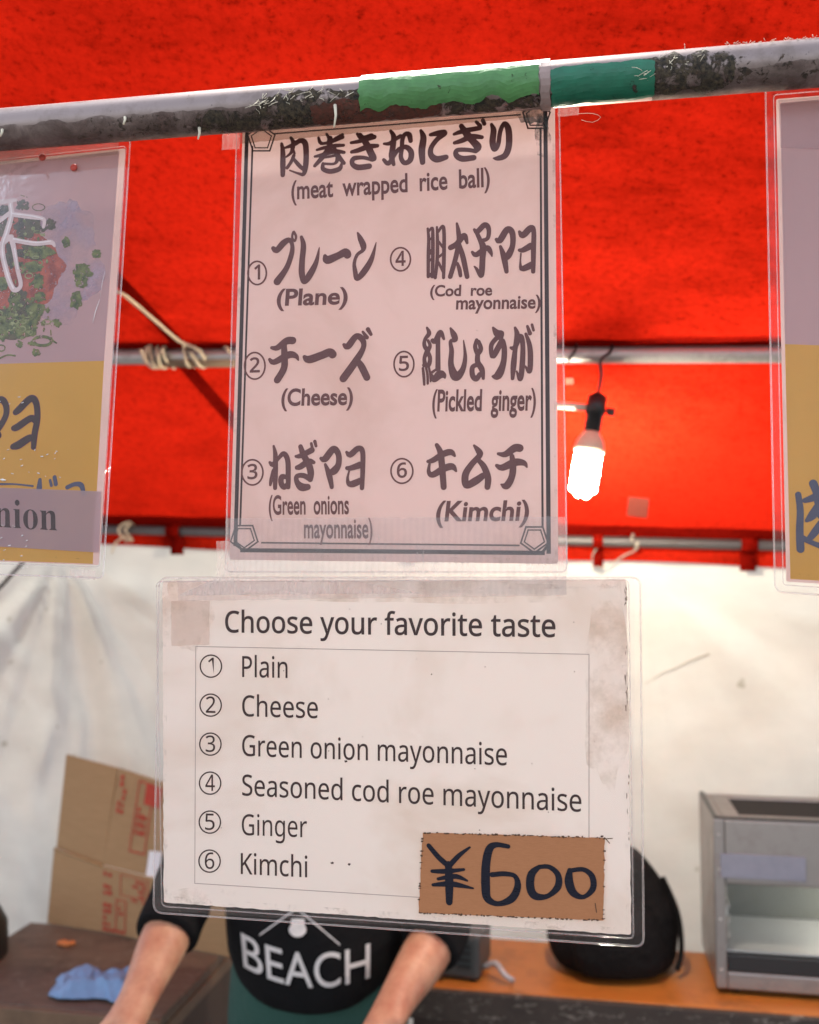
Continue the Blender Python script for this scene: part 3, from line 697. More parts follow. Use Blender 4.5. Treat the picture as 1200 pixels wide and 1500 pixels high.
# --- left picture sign
lf = Sheet('picture_sign', edge_pose((184, 217), .908, (145, 828), .862, True), 'laminated food picture sign of a rice ball on green onions, cut off at left')
def lp(x, y): return (x, y)
PLf = [(-250, 262), (184, 217), (145, 828), (-290, 812)]
LLf = [(-260, 235), (192, 203), (152, 847), (-300, 832)]
lf.sheet('paper', PLf, M['paper'], 0, 4)
lf.sheet('yellow_panel', [(-275, 540), (152.5, 528.5), (136, 826), (-290, 810)], M['yellow'], Y1 * .6)
lf.sheet('picture_print', [(-250, 270), (175, 221), (152.5, 528.5), (-275, 541)], M['photo_bg'], Y1 * .7)
def printed(name, c1, c2, sc=60, lo_=.4, hi_=.6, alpha=None):
    t = NT(name); co = t.coord(); nz = t.noise(co, sc, 7, .75, .4)
    t.setp(Base_Color=t.mix(t.ramp(nz, [(lo_, 0), (hi_, 1)]), c1, c2), Roughness=.6)
    if not alpha: t.setp(Alpha=t.ramp(t.noise(co, 210, 4, .7), [(.36, 0), (.44, 1)]))
    if alpha: t.setp(Alpha=t.ramp(t.noise(co, alpha[0], 5, .6), [(alpha[1], 0), (alpha[2], alpha[3])]))
    return t.mat
green = printed('green_onion_print', (.035, .05, .012), (.17, .17, .045), 90); lgreen = printed('pale_onion_print', (.12, .13, .03), (.30, .29, .13), 120)
dkgreen = printed('dark_herb_print', (.035, .022, .015), (.10, .075, .03), 70); redp = printed('red_sauce_print', (.20, .03, .02), (.42, .085, .045), 55)
pale = printed('pale_mayonnaise_print', (.52, .36, .34), (.66, .50, .47), 40); violet = printed('violet_grey_print', (.34, .27, .36), (.42, .34, .42), 20, .4, .6, (28, .40, .70, .7))
zo = (0, 260); zs = 5.357
def zp(x, y): return zo[0] + x / zs, zo[1] + y / zs
mb = MB(); lf.blob(mb, *zp(520, 640), 52, 85, Y1 * .9, .3, 2)
pic = mb.build('picture_tint', violet, lf.root)
mb = MB(); lf.blob(mb, *zp(20, 690), 86, 70, Y1, .2, 5); mb.build('sauce_print', redp, lf.root, smooth=False)
mb = MB()
for x, y, rx, ry, sd_ in ((40, 260, 12, 8, 1), (230, 385, 22, 14, 2), (20, 400, 10, 14, 3), (260, 590, 26, 12, 4), (80, 620, 8, 18, 6), (180, 220, 9, 8, 7), (140, 980, 16, 20, 8), (60, 1130, 34, 20, 9), (220, 1060, 22, 14, 10), (395, 370, 8, 8, 12), (20, 1200, 30, 14, 13)):
    lf.blob(mb, *zp(x, y), rx, ry, Y2, .45, sd_)
mb.build('herb_print', dkgreen, lf.root, smooth=False)
mb = MB()
for x, y, rx, ry, sd_ in ((760, 598, 7, 6.5, 1), (650, 740, 14, 12, 2), (640, 820, 9, 9, 12), (600, 970, 9, 12, 3), (300, 590, 22, 9, 4), (260, 700, 14, 8, 5), (300, 820, 9, 11, 6), (120, 970, 8, 16, 7), (200, 1180, 20, 14, 8), (100, 1140, 20, 16, 9), (155, 1310, 5.5, 5, 10), (285, 1375, 6, 6, 11), (20, 840, 9, 10, 14), (520, 510, 6, 7, 15), (320, 940, 8, 8, 16), (280, 1050, 14, 12, 17), (-60, 1180, 30, 18, 18)):
    lf.blob(mb, *zp(x, y), rx, ry, Y2 - .00005, .4, sd_)
lf.ring(mb, *zp(335, 1285), 13, 6.5, 4.5, Y2 - .00005); lf.ring(mb, *zp(200, 1225), 9, 4, 3, Y2 - .00005); lf.ring(mb, *zp(10, 1340), 6, 4.5, 2, Y2 - .00005); lf.ring(mb, *zp(305, 235), 9, 5, 1.2, Y2 - .00005)
for st in parse('0,1420,18 60,1395,14 120,1400,16;400,1200,10 410,1270,14 445,1300,14;165,140,6 215,155,10'): lf.stroke(mb, st, zo, zs, Y2 - .00005)
rp = random.Random(11)
for k in range(70):
    x, y = (rp.uniform(-40, 400), rp.uniform(300, 980)) if k < 16 else (rp.gauss(130, 150), rp.gauss(1130, 75))
    if (x - 40) ** 2 / 400 ** 2 + (y - 660) ** 2 / 420 ** 2 < 1 or k >= 16: lf.blob(mb, *zp(x, y), rp.uniform(1.5, 6), rp.uniform(1.5, 5), Y2 - .00006, .5, k)
mb.build('onion_print', green, lf.root, smooth=False)
mb = MB()
for k in range(46):
    x, y = (rp.uniform(-40, 380), rp.uniform(320, 950)) if k < 18 else (rp.gauss(120, 140), rp.gauss(1150, 80))
    if rp.random() < .4: lf.ring(mb, *zp(x, y), rp.uniform(2.5, 6), rp.uniform(1.5, 4), 1.6, Y2 - .00018)
    else: lf.blob(mb, *zp(x, y), rp.uniform(1, 4), rp.uniform(1, 3), Y2 - .00018, .5, k)
mb.build('pale_onion_print', lgreen, lf.root, smooth=False)
mb = MB()
for st in parse('-120,195,50 0,195,50 90,185,42 130,180,30;85,200,46 92,300,48 60,420,55 20,560,48 60,760,48 110,880,46 165,850,38 140,720,38 112,560,44 90,470,50;90,290,44 250,310,44 345,330,34 345,390,30;100,490,44 280,520,42 400,510,42 432,540,22;-80,380,46 0,340,46 80,280,42;-60,560,50 20,520,50 80,470,50'):
    lf.stroke(mb, st, zo, zs, Y3)
mb.build('mayonnaise_print', ink('pale_mayonnaise_ink', (.60, .44, .42)), lf.root, smooth=False)
mb = MB()
for st in parse('85,210,14 92,300,14 60,420,16 22,560,14 62,760,14 108,872,14;95,285,12 250,304,12 340,326,10;110,484,12 280,512,12 400,502,12;145,720,12 118,560,12'): lf.stroke(mb, st, zo, zs, Y3 - .00025)
mb.build('mayonnaise_highlight', ink('white_mayonnaise_ink', (.74, .62, .60)), lf.root, smooth=False)
zo2 = (0, 560)
KANA = parse('125,235,36 150,215,46 240,130,46 285,160,38 295,280,38 275,400,38 265,510,28;110,360,32 140,350,46 240,285,42 280,300,38;105,505,36 150,490,54 230,440,46 270,440,38;-120,200,40 -60,170,48 10,135,40 48,180,38 48,260,36 0,350,38 -40,400,36;-60,300,40 -10,420,40')
mb = MB(); [lf.stroke(mb, st, zo2, zs, Y2, 18) for st in KANA]; mb.build('lettering_outline', M['purple'], lf.root, smooth=False)
mb = MB(); [lf.stroke(mb, st, zo2, zs, Y3, 8) for st in KANA]; mb.build('lettering', M['ink_fine'], lf.root, smooth=False)
mb = MB()
for st in parse('315,765,30 310,830,50;395,770,24 405,810,26;430,745,34 440,800,36;530,825,36 590,800,36 640,810,44 660,880,30;0,800,20 120,800,14 260,815,16'): lf.stroke(mb, st, zo2, zs, Y2)
mb.build('hidden_lettering', M['bluegrey'], lf.root, smooth=False)
lab = lf.sheet('white_label', [(-280, 704), (149, 720), (146, 809.5), (-285, 784)], M['photo_bg'], Y3 - .0002)
mb = MB(); lf.text(mb, '𝐨𝐧𝐢𝐨𝐧', -31, 770.5, 84.5, 777.5, 41, Y3 - .0004, -.005); mb.build('label_lettering', M['ink_fine'], lf.root, smooth=False)
mb = MB(); lf.line(mb, (-280, 800), (144, 820), 2, Y3 - .0001); lf.line(mb, (20, 812), (144, 820), 1.4, Y3 - .0001); lf.line(mb, (-285, 806), (140, 827), 1.6, Y3 - .0001); mb.build('edge_grime', M['grime'], lf.root)
pin = ink('red_pin_plastic', (.55, .08, .06), .4)
for x, y in ((64, 232), (110, 247)):
    mb = MB(); mb.lathe(lf.P(x, y, YF - .0002), (0, -1, 0), [(0, .0034), (.001, .0038), (.002, .003), (.0024, .001)], 16); mb.build('pin', pin, lf.root)
M['film_w'] = film('wavy_laminate_film', .012, rough=.06, bumps=.16, scale=11, spec=.28)
lf.sheet('laminate', LLf, M['film_w'], YF, 8); lf.rim('laminate_edge', LLf, M['edge'], YF, 8, .0008)
lf.rim('laminate_seal', [(-255, 262), (186, 215), (147, 831), (-295, 816)], M['edge'], YF, 6, .0004)
mb = MB(); rc = random.Random(5)
for p, q, w_ in (((155, 398), (148, 436), .00022), ((147, 440), (137, 474), .0004), ((2, 703), (10, 704), .0012)): mb.tube([lf.P(*p, YF - .0002), lf.P((p[0] + q[0]) / 2 - .6, (p[1] + q[1]) / 2, YF - .0005), lf.P(*q, YF - .0002)], [w_ * .4, w_, w_ * .4], 6)
for k in range(34):
    x, y = (rc.uniform(0, 90), rc.uniform(660, 705)) if k < 16 else (rc.uniform(0, 40), rc.uniform(745, 835)) if k < 30 else (rc.uniform(0, 40), rc.uniform(575, 600))
    mb.tube([lf.P(x, y, YF - .0002), lf.P(x + rc.uniform(1, 4), y + rc.uniform(-2, 1), YF - .0004)], rc.uniform(.0002, .0005), 5)
cr = NT('crinkle_glint'); cr.setp(Base_Color=(.9, .9, .9), Roughness=.1, Alpha=.75); mb.build('crinkle_glint', cr.mat, lf.root)  # white slivers on the film creases, painted as glints
lf.sheet('tape_strip', [(-200, 232), (176, 205), (174, 228), (-200, 258)], film('stained_clear_tape', .12, (.84, .76, .70), .2, .4, 0), YT, 0, 1, 9)
lf.sheet('tape_strip', [(104, 834), (142, 836), (141, 850), (102, 848)], M['tape2'], YT, 0, 1, 10)

# --- right picture sign
rt = Sheet('picture_sign', edge_pose((1137, 145), .803, (1152, 852), .800, False), 'laminated pale and yellow sign cut off by the right picture edge')
PRt = [(1137, 145), (1600, 108), (1610, 880), (1152, 852)]
LRt = [(1121, 124), (1612, 84), (1624, 900), (1135, 867)]
rt.sheet('paper', PRt, M['paper'], 0, 3)
rt.sheet('picture_print', [(1143, 151), (1596, 112), (1602, 520), (1150, 504)], M['photo_bg'], Y1 * .7)
rt.sheet('yellow_panel', [(1150, 504), (1602, 520), (1608, 876), (1158, 848)], M['yellow'], Y1 * .6)
t = paper('grey_tape_over_print', (.50, .46, .50), (.9, .9, .9), .3, .3, 3)
rt.sheet('tape_strip', [(1140, 148), (1598, 109), (1598, 232), (1143, 218)], film('grey_clear_tape', .10, (.80, .77, .80), .3, .3, 0), YT)
mb = MB()
for st in parse('405,440,54 425,600,60 420,800,66 428,985,70;555,330,74 590,420,70 600,520,60;470,500,46 560,470,66 680,410,76 800,440,80 850,600,80 840,1000,80;600,560,66 545,650,76 490,700,34;580,600,56 660,690,56;640,730,76 560,830,66 500,900,46;440,870,56 540,920,46 640,960,50 720,1000,50;640,760,60 740,880,70'):
    rt.stroke(mb, st, (1110, 660), 6.82, Y2)
mb.build('lettering', M['bluegrey'], rt.root, smooth=False)
mb = MB()
for _ in range(14): rt.blob(mb, rnd.uniform(1150, 1300), rnd.uniform(160, 840), rnd.uniform(.5, 1.2), rnd.uniform(.5, 1.2), Y3, .5, _)
rt.quad(mb, [(1158, 838), (1400, 852), (1400, 860), (1158, 847)], Y3); mb.build('edge_grime', M['grime'], rt.root)
rt.sheet('laminate', LRt, M['film'], YF, 14); rt.rim('laminate_edge', LRt, M['edge'], YF, 14, .0008)
rt.rim('laminate_seal', [(1133, 140), (1604, 102), (1615, 886), (1147, 857)], M['edge'], YF, 6, .0005)

# ------------------------------------------------------------------ ropes, cord
def rope(mb, pts, r=.0036, pitch=.016, step=.004):
    P = spline(pts, step); 
    for ph in (0, pi):
        Q = []; u = None; dist = 0
        for i, p in enumerate(P):
            t = (P[min(i + 1, len(P) - 1)] - P[max(i - 1, 0)]).normalized()
            if i: dist += (p - P[i - 1]).length
            u = t.orthogonal().normalized() if u is None else (u - t * u.dot(t)).normalized()
            w_ = t.cross(u); a = dist / pitch * 2 * pi + ph; Q.append(p + (u * cos(a) + w_ * sin(a)) * r * .5)
        mb.tube(Q, r * .62, 7)
mb = MB()
a0, a1 = ab(atb(212, 520, B_MID))[0], ab(atb(330, 520, B_MID))[0]
def around(a, th, rr): c = mid(a); return c + EY * cos(th) * rr + EZ * sin(th) * rr
for s0, s1, turns, ph in ((.0, .28, 2, 0), (.1, .35, 1.5, 2), (.5, .62, 1, .5), (.62, 1.1, 1.0, 3), (.3, .05, 1.5, 1)):
    rope(mb, [around(a0 + (a1 - a0) * (s0 + (s1 - s0) * k / 24), ph + turns * 2 * pi * k / 24, .0205 + .003 * sin(k + ph)) for k in range(25)])
p_end = around(a0 + (a1 - a0) * .78, -pi / 2, .02)
rope(mb, [at(60, 300, 1.05), canopy_hit(150, 372) - EZ * .05, canopy_hit(182, 403) - EZ * .035, canopy_hit(225, 452) - EZ * .02, canopy_hit(262, 490) - EZ * .012, atb(292, 514, 1.722), p_end])
rope(mb, [around(a0 + (a1 - a0) * .1, -pi / 2, .02), atb(228, 538, 1.72), atb(215, 532, 1.72), atb(206, 512, 1.72)])
ro = mb.build('rope', M['rope']); tag(ro, 'pale rope wound round the upper rail beside the left sign', 'rope')
mb = MB(); P = [around(a0 + (a1 - a0) * t_, -1.9, .013) for t_ in (.28, .7, 1.2)]; mb.tube(P, .010, 8)
wd = mb.build('wood_stick', plain('weathered_wood', (.20, .14, .09), .9, scale=60)); tag(wd, 'short weathered stick lashed under the upper rail by the rope', 'stick')
def loop_at(px, py, name, label, R0, dr=.0):
    mb = MB(); c = back(ab(atb(px, py, B_BACK))[0])
    rope(mb, [c + EX * (.014 * sin(k * .9)) + EY * (cos(k * pi / 6) * .019) * -1 + EZ * (sin(k * pi / 6) * R0 - dr) for k in range(25)], .0032)
    rope(mb, [c - EY * .02 - EZ * .02, c - EY * .022 - EX * .02 - EZ * .035, c - EY * .02 - EX * .03 - EZ * .06], .003)
    o = mb.build(name, M['rope']); tag(o, label, 'rope'); return o
loop_at(186, 778, 'rope', 'small rope loop on the low rail beside the left sign', .024, .004)
mb = MB(); c = back(ab(atb(925, 795, B_BACK))[0])
rope(mb, [c + EY * -cos(k * pi / 6) * .018 + EZ * sin(k * pi / 6) * .018 + EX * .004 * k * .3 for k in range(13)], .0028)
rope(mb, [c - EY * .02 + EX * .01, atb(930, 806, B_BACK - .01), atb(918, 812, B_BACK + .02), atb(880, 832, B_BACK + .02), atb(868, 815, B_BACK + .02), atb(880, 797, B_BACK - .01)], .0022)
tag(mb.build('rope', plain('thin_grey_string', (.40, .36, .30), .9)), 'thin string tying the white tarpaulin to the low rail right of the bulb', 'rope')
mb = MB(); mb.tube(spline([atb(66, 770, 2.27), atb(40, 815, 2.25), atb(8, 852, 2.2), atb(-60, 930, 2.15), atb(-90, 1060, 2.2), atb(-80, 1200, 2.3)], .02), .005, 8)
tag(mb.build('power_cable', M['black']), 'black cable hanging from the low rail behind the left sign', 'cable')

# ------------------------------------------------------------------ lamp
lamp = empty('hanging_lamp', (0, 0, 0))
LB = 1.715
ax_t, ax_b = atb(876, 578, LB), atb(851, 735, LB); axd = (ax_b - ax_t).normalized(); pxm = (atb(877, 600, LB) - atb(876, 600, LB)).length
mb = MB(); k_ = pxm
mb.tube(spline([around(ab(atb(897, 510, B_MID))[0], 2.2, .019), around(ab(atb(893, 510, B_MID))[0], pi, .020), atb(880, 528, LB), atb(881, 550, LB), ax_t + axd * -.004], .006), .0028, 8)
mb.tube(spline([around(ab(atb(845, 510, B_MID))[0], 2.0, .019), around(ab(atb(842, 512, B_MID))[0], 3.0, .020), around(ab(atb(832, 520, B_MID))[0], 4.0, .020)], .006), .0026, 8)
mb.build('cord', M['black'], lamp)
mb = MB(); mb.lathe(ax_t, axd, [(-4 * k_, 3 * k_), (0, 9 * k_), (3 * k_, 14 * k_), (20 * k_, 15 * k_), (30 * k_, 14.5 * k_), (31 * k_, 12 * k_), (55 * k_, 12.5 * k_), (56 * k_, 11 * k_)], 24)
sock = mb.build('socket', M['black'], lamp, bevel=0)
mb = MB(); p0 = ax_t + axd * 24 * k_; mb.tube([p0 + EX * 10 * k_, p0 + EX * 18 * k_ - EZ * 2 * k_], 2.4 * k_, 10); mb.tube([p0 + EX * 17 * k_ - EZ * 2 * k_, p0 + EX * 28 * k_ - EZ * 4 * k_], 6 * k_, 12)
mb.build('switch_key', M['black'], sock, bevel=.0006)
mb = MB(); mb.tube([p0 - EX * 8 * k_ + EZ * 4 * k_, p0 - EX * 60 * k_ + EZ * 10 * k_], 5.5 * k_, 14)
mb.build('side_arm', plain('cream_plastic', (.62, .56, .46), .4), lamp)
mb = MB(); b0 = ax_t + axd * 56 * k_; mb.lathe(b0, axd, [(0, 11.5 * k_), (6 * k_, 15 * k_), (14 * k_, 20 * k_), (24 * k_, 22.5 * k_), (32 * k_, 22 * k_), (33 * k_, 20 * k_)], 28)
mb.build('bulb_base', plain('ivory_plastic', (.66, .58, .44), .35), lamp)
t = NT('lit_fluorescent_glass'); em = t.n('ShaderNodeEmission'); em.inputs[0].default_value = (1, .90, .70, 1); em.inputs[1].default_value = 300
t.surf(em.outputs[0])
mb = MB(); b1 = ax_t + axd * 90 * k_; u_ = axd.orthogonal().normalized(); v_ = axd.cross(u_)
for ph in (0, pi):
    pts = []
    for i in range(90):
        q = i / 89; th = ph + q * 2 * pi * 2.6; rr = 15.5 * k_ * (1 if q < .93 else 1 - (q - .93) * 9); pts.append(b1 + axd * (4 * k_ + q * 58 * k_) + (u_ * cos(th) + v_ * sin(th)) * rr)
    mb.tube(pts, 5.0 * k_, 10)
mb.build('bulb', t.mat, lamp); tag(lamp, 'lit spiral bulb in a black socket hanging from the upper rail', 'lamp')

# ------------------------------------------------------------------ tables
def wood(name, c1, c2, rough=.5, sc=6, spots=None):
    t = NT(name); co = t.coord(scale=(1, 7, 7)); nz = t.noise(co, sc, 7, .65, 1.2); n2 = t.noise(t.coord(), 9, 6, .7)
    col = t.mix(nz, c1, c2); col = t.mix(t.ramp(n2, [(.5, 0), (.72, .65)]), col, tuple(x * .35 for x in c1))
    if spots: col = t.mix(t.ramp(t.noise(t.coord(scale=(1, 1, 2)), 30, 8, .78, .3), [(.55, 0), (.68, .8)]), col, spots)
    t.setp(Base_Color=col, Roughness=rough, Normal=t.bump(nz, .3, .002)); return t.mat
TZ = .75
def table(name, label, p_fl, p_fr, depth, top_mat, edge_mat, leg_mat, edge_h=.05, closed=None):
    a_l, b_l = ab(p_fl); a_r, _ = ab(p_fr); o = empty(name, S(a_l, b_l, 0), YAW); W = a_r - a_l
    m1 = MB(); m1.box(0, W, .012, depth, TZ - .022, TZ); m1.build('table_top', top_mat, o, False, .002)
    m1 = MB(); m1.box(-.002, W + .002, -.004, .0115, TZ - edge_h, TZ - .001); m1.box(-.002, .02, .0125, depth, TZ - edge_h, TZ - .023); m1.box(W - .02, W + .002, .0125, depth, TZ - edge_h, TZ - .023)
    m1.build('edge_board', edge_mat, o, False, .002)
    for x in (.05, W - .05):
        for y in (.05, depth - .05):
            m1 = MB(); m1.tube([(x, y, 0), (x, y, TZ - .024)], .016, 12); m1.build('leg', leg_mat, o)
    if closed:
        m1 = MB(); m1.box(W - .03, W - .012, .03, depth - .01, .02, TZ - edge_h - .001); m1.build('side_panel', closed, o, False, .002)
        m1 = MB(); m1.box(.02, W - .031, .03, .045, .02, TZ - edge_h - .001); m1.build('front_panel', closed, o, False, .002)
    tag(o, label, 'table'); return o
M['dark_wood'] = wood('dark_stained_wood', (.060, .038, .028), (.20, .14, .10), .6, 7, (.22, .18, .15))
M['orange_wood'] = wood('orange_varnished_wood', (.36, .115, .018), (.50, .18, .035), .4, 4)
M['worn_edge'] = wood('flaked_black_edge', (.03, .022, .018), (.05, .035, .028), .7, 8, (.34, .31, .27))
M['brown_panel'] = wood('dark_brown_board', (.045, .026, .02), (.075, .045, .035), .6)
lt_f = onz(0, 1474, TZ); lt_b = onz(45, 1351, TZ); dep = ab(lt_b)[1] - ab(lt_f)[1]
rt_edge = ab(onz(335, 1387, TZ))[0]
table('worn_table', 'worn dark wooden table under the cardboard carton', S(ab(lt_b)[0], ab(lt_f)[1], 0), S(rt_edge, 0, 0), dep, M['dark_wood'], wood('brown_edge', (.12, .07, .04), (.2, .12, .07)), M['rail'], .05, M['brown_panel'])
rf = onz(800, 1462, TZ); rb = onz(800, 1380, TZ)
table('orange_table', 'orange brown wooden table with a flaking black front edge', S(ab(onz(590, 1440, TZ))[0], ab(rf)[1], 0), S(ab(rf)[0] + 1.0, 0, 0), ab(rb)[1] - ab(rf)[1], M['orange_wood'], M['worn_edge'], M['rail'], .06, M['brown_panel'])  # its dark panels are added to darken the space under the top

# carton standing on the left table
cb_print = ink('red_carton_print', (.42, .06, .04), .8)
card = NT('corrugated_cardboard'); co = card.coord(scale=(1, 1, 6)); nz = card.noise(co, 24, 5, .6)
card.setp(Base_Color=card.mix(nz, (.30, .185, .085), (.40, .255, .13)), Roughness=.85, Normal=card.bump(nz, .2, .002))
cbx = empty('cardboard_box', (0, 0, 0))
bl, bf, br = onz(70, 1354, TZ), onz(148, 1366, TZ), onz(345, 1405, TZ)
for p in (bl, bf, br): p.z = TZ + .003
zc = 1.6; 
def up_from(p, px, py):                              # the point above p whose height is seen at px,py, leaning back with the carton
    q = atb(px, py, ab(p)[1] + .05 * (1366 - py) / 250); return q
ml, mf, mr = up_from(bl, 80, 1243), up_from(bf, 150, 1268), up_from(br, 352, 1318)
tl, tf, tr = up_from(bl, 98, 1105), up_from(bf, 173, 1125), up_from(br, 372, 1188)
def panel(name, q, mat, solid=.005):
    m1 = MB(); A, B, C, D = [Vector(x) for x in q]
    m1.grid(lambda u, v: (A * (1 - u) + B * u) * (1 - v) + (D * (1 - u) + C * u) * v, 6, 6); return m1.build(name, mat, cbx, False, solid=solid)
lean = EY * .012
panel('carton_side', (bl, bf, mf, ml), card.mat); panel('carton_front', (bf, br, mr, mf), card.mat)
panel('flap', (ml + lean, mf + lean * .6, tf, tl), card.mat); panel('flap', (mf + lean * .6, mr + lean, tr, tf + EX * .004), card.mat)
m1 = MB(); m1.tube([ml - EY * .001, mf - EY * .001], .004, 6); m1.build('crease', card.mat, cbx)
def on_panel(q, u, v, off=-.0045):
    A, B, C, D = q; n_ = (B - A).cross(D - A).normalized(); n_ = n_ if n_.y < 0 else -n_
    return (A * (1 - u) + B * u) * (1 - v) + (D * (1 - u) + C * u) * v + n_ * -off
Q1 = (bf, br, mr, mf); Q2 = (mf + lean * .6, mr + lean, tr, tf)
m1 = MB()
def prt(Q, u0, u1, v0, v1): m1.poly([on_panel(Q, u, v) for u, v in ((u0, v0), (u1, v0), (u1, v1), (u0, v1))])
def frame(Q, u0, u1, v0, v1, w_=.008):
    prt(Q, u0, u1, v0, v0 + w_ * 2); prt(Q, u0, u1, v1 - w_ * 2, v1); prt(Q, u0, u0 + w_, v0 + w_ * 2.1, v1 - w_ * 2.1); prt(Q, u1 - w_, u1, v0 + w_ * 2.1, v1 - w_ * 2.1)
rr_ = random.Random(3)
def squares(Q, u0, u1, v0, v1, nu, nv):
    for i in range(nu):
        for j in range(nv):
            if rr_.random() < .72: 
                du, dv = (u1 - u0) / nu, (v1 - v0) / nv; prt(Q, u0 + du * (i + .08), u0 + du * (i + rr_.uniform(.6, .9)), v0 + dv * (j + .08), v0 + dv * (j + rr_.uniform(.6, .9)))
squares(Q1, .02, .09, .1, .95, 2, 9); frame(Q1, .12, .20, .05, .55); squares(Q1, .14, .18, .3, .45, 2, 2); frame(Q1, .15, .36, .62, .95, .006); squares(Q1, .24, .34, .55, .92, 4, 5); squares(Q1, .02, .2, .02, .1, 8, 1)
squares(Q1, .6, .75, .2, .8, 4, 5); m1.build('red_print', cb_print, cbx, False); m1 = MB(); squares(Q2, .04, .10, .55, .96, 2, 6); frame(Q2, .18, .30, .2, .95); squares(Q2, .20, .28, .3, .7, 3, 5); prt(Q2, .24, .36, .72, .94); squares(Q2, .5, .7, .3, .8, 4, 5)
m1.build('red_print', cb_print, cbx, False)
m1 = MB(); m1.poly([on_panel(Q2, u, v, -.005) for u, v in ((.33, .0), (.42, .0), (.42, .28), (.33, .26))]); m1.build('paper_label', plain('white_label', (.8, .8, .82), .6), cbx)
tag(cbx, 'open brown cardboard carton with red printing leaning on the tarpaulin', 'box')

# blue cloth, orange scrap, black pouch on left table
m1 = MB(); c0 = onz(70, 1463, TZ); c1 = onz(215, 1478, TZ); c2 = onz(225, 1428, TZ); c3 = onz(88, 1432, TZ)
def cl(u, v):
    p = (c0 * (1 - u) + c1 * u) * (1 - v) + (c3 * (1 - u) + c2 * u) * v; e = min(1, 6 * min(u, 1 - u, v, 1 - v))
    return p + EX * .012 * fbm(u * 3, v * 3, 5) + EY * .012 * fbm(u * 3, v * 3, 9) + EZ * (.006 + e * (.016 + .022 * max(-.4, fbm(u * 4, v * 3, 2))) + e * .009 * abs(fbm(u * 9, v * 6, 4)))
m1.grid(cl, 44, 26); ck = NT('blue_towelling'); co = ck.coord(); nz = ck.noise(co, 300, 3)
ck.setp(Base_Color=ck.mix(ck.noise(co, 30, 4), (.16, .30, .52), (.26, .42, .66)), Roughness=.95, Normal=ck.bump(nz, .6, .002))
tag(m1.build('cloth', ck.mat, solid=.003, sub=1), 'crumpled light blue cloth lying on the dark table', 'cloth')
m1 = MB(); c = onz(96, 1386, TZ)
for k in range(5): m1.lathe(c + EX * (.007 * (k - 2)) + EY * .006 * sin(k * 2) + EZ * .004, (.3 * sin(k), .2, 1), [(-.004, .003), (0, .008), (.005, .006 + .002 * (k % 2)), (.008, .002)], 9)
tag(m1.build('food_scrap', plain('orange_peel', (.55, .18, .05), .5)), 'small orange brown scrap lying on the dark table', 'scrap')
m1 = MB(); c = at(-42, 1356, 2.2); c.z = 0
pz = TZ - .04
base = at(-42, 1356, 2.2)
m1.lathe((base.x - .04, base.y, 0), (0, 0, 1), [(0, .10), (.02, .12), (.25, .125), (.5, .12), (base.z - .06, .115), (base.z + .0, .114), (base.z + .03, .10), (base.z + .055, .07), (base.z + .07, .03)], 28)
for k in range(len(m1.v)):
    v = m1.v[k]; m1.v[k] = (v[0] + .006 * fbm(v[0] * 14, v[1] * 14, v[2] * 6), v[1] + .01 * fbm(v[0] * 14, v[1] * 14, v[2] * 6 + 5), v[2])
ph_ = m1.build('sack', M['black']); 

# ------------------------------------------------------------------ things on the right table
fab = NT('black_nylon'); co = fab.coord(); nz = fab.noise(co, 12, 5, .6); wv = fab.noise(co, 500, 2)
fab.setp(Base_Color=fab.mix(nz, (.004, .004, .0045), (.010, .009, .009)), Roughness=.85, Specular_IOR_Level=.15, Normal=fab.bump(nz, .9, .03))
bag = empty('backpack', onz(902, 1418, TZ), YAW + .15)
def ringpts(cx, cy, z, rx, ry, n_=36, p=2.4, tw=0):
    out = []
    for k in range(n_):
        t_ = 2 * pi * k / n_; cc, ss = cos(t_), sin(t_)
        out.append(Vector((cx + rx * abs(cc) ** (2 / p) * (1 if cc > 0 else -1), cy + ry * abs(ss) ** (2 / p) * (1 if ss > 0 else -1), z)))
    return out
m1 = MB(); prof = [(0, .085, .055), (.006, .115, .075), (.03, .135, .088), (.08, .143, .09), (.13, .137, .082), (.18, .12, .068), (.22, .098, .052), (.25, .07, .036), (.268, .035, .018), (.272, .006, .004)]
m1.loft([[p + Vector((.022 * fbm(p.x * 9, p.z * 11, 1), .03 * fbm(p.x * 10, p.z * 12, 3) , 0)) for p in ringpts(-.005 * z / .1, .02 * z / .27, z, rx, ry)] for z, rx, ry in prof]); m1.build('bag_body', fab.mat, bag, sub=1)
m1 = MB(); m1.loft([[p + Vector((.004 * fbm(p.x * 9, p.z * 9, 1), .006 * fbm(p.x * 8, p.z * 9, 3), 0)) for p in ringpts(-.005, -.07, z, rx, ry, 28)] for z, rx, ry in ((.008, .07, .02), (.02, .092, .035), (.07, .098, .042), (.12, .088, .036), (.15, .066, .022), (.158, .03, .008))]); m1.build('front_pocket', fab.mat, bag, sub=1)
m1 = MB(); m1.tube(spline([(-.03, .03, .262), (-.02, .025, .288), (.02, .025, .288), (.03, .03, .262)], .006), .006, 8); m1.build('handle', fab.mat, bag)
m1 = MB(); m1.tube(spline([(.10, -.02, .20), (.128, -.03, .13), (.132, -.045, .06), (.118, -.06, .02)], .01), .006, 8); m1.build('strap_or_shadow', fab.mat, bag)
tag(bag, 'black rounded backpack standing on the orange table', 'bag')

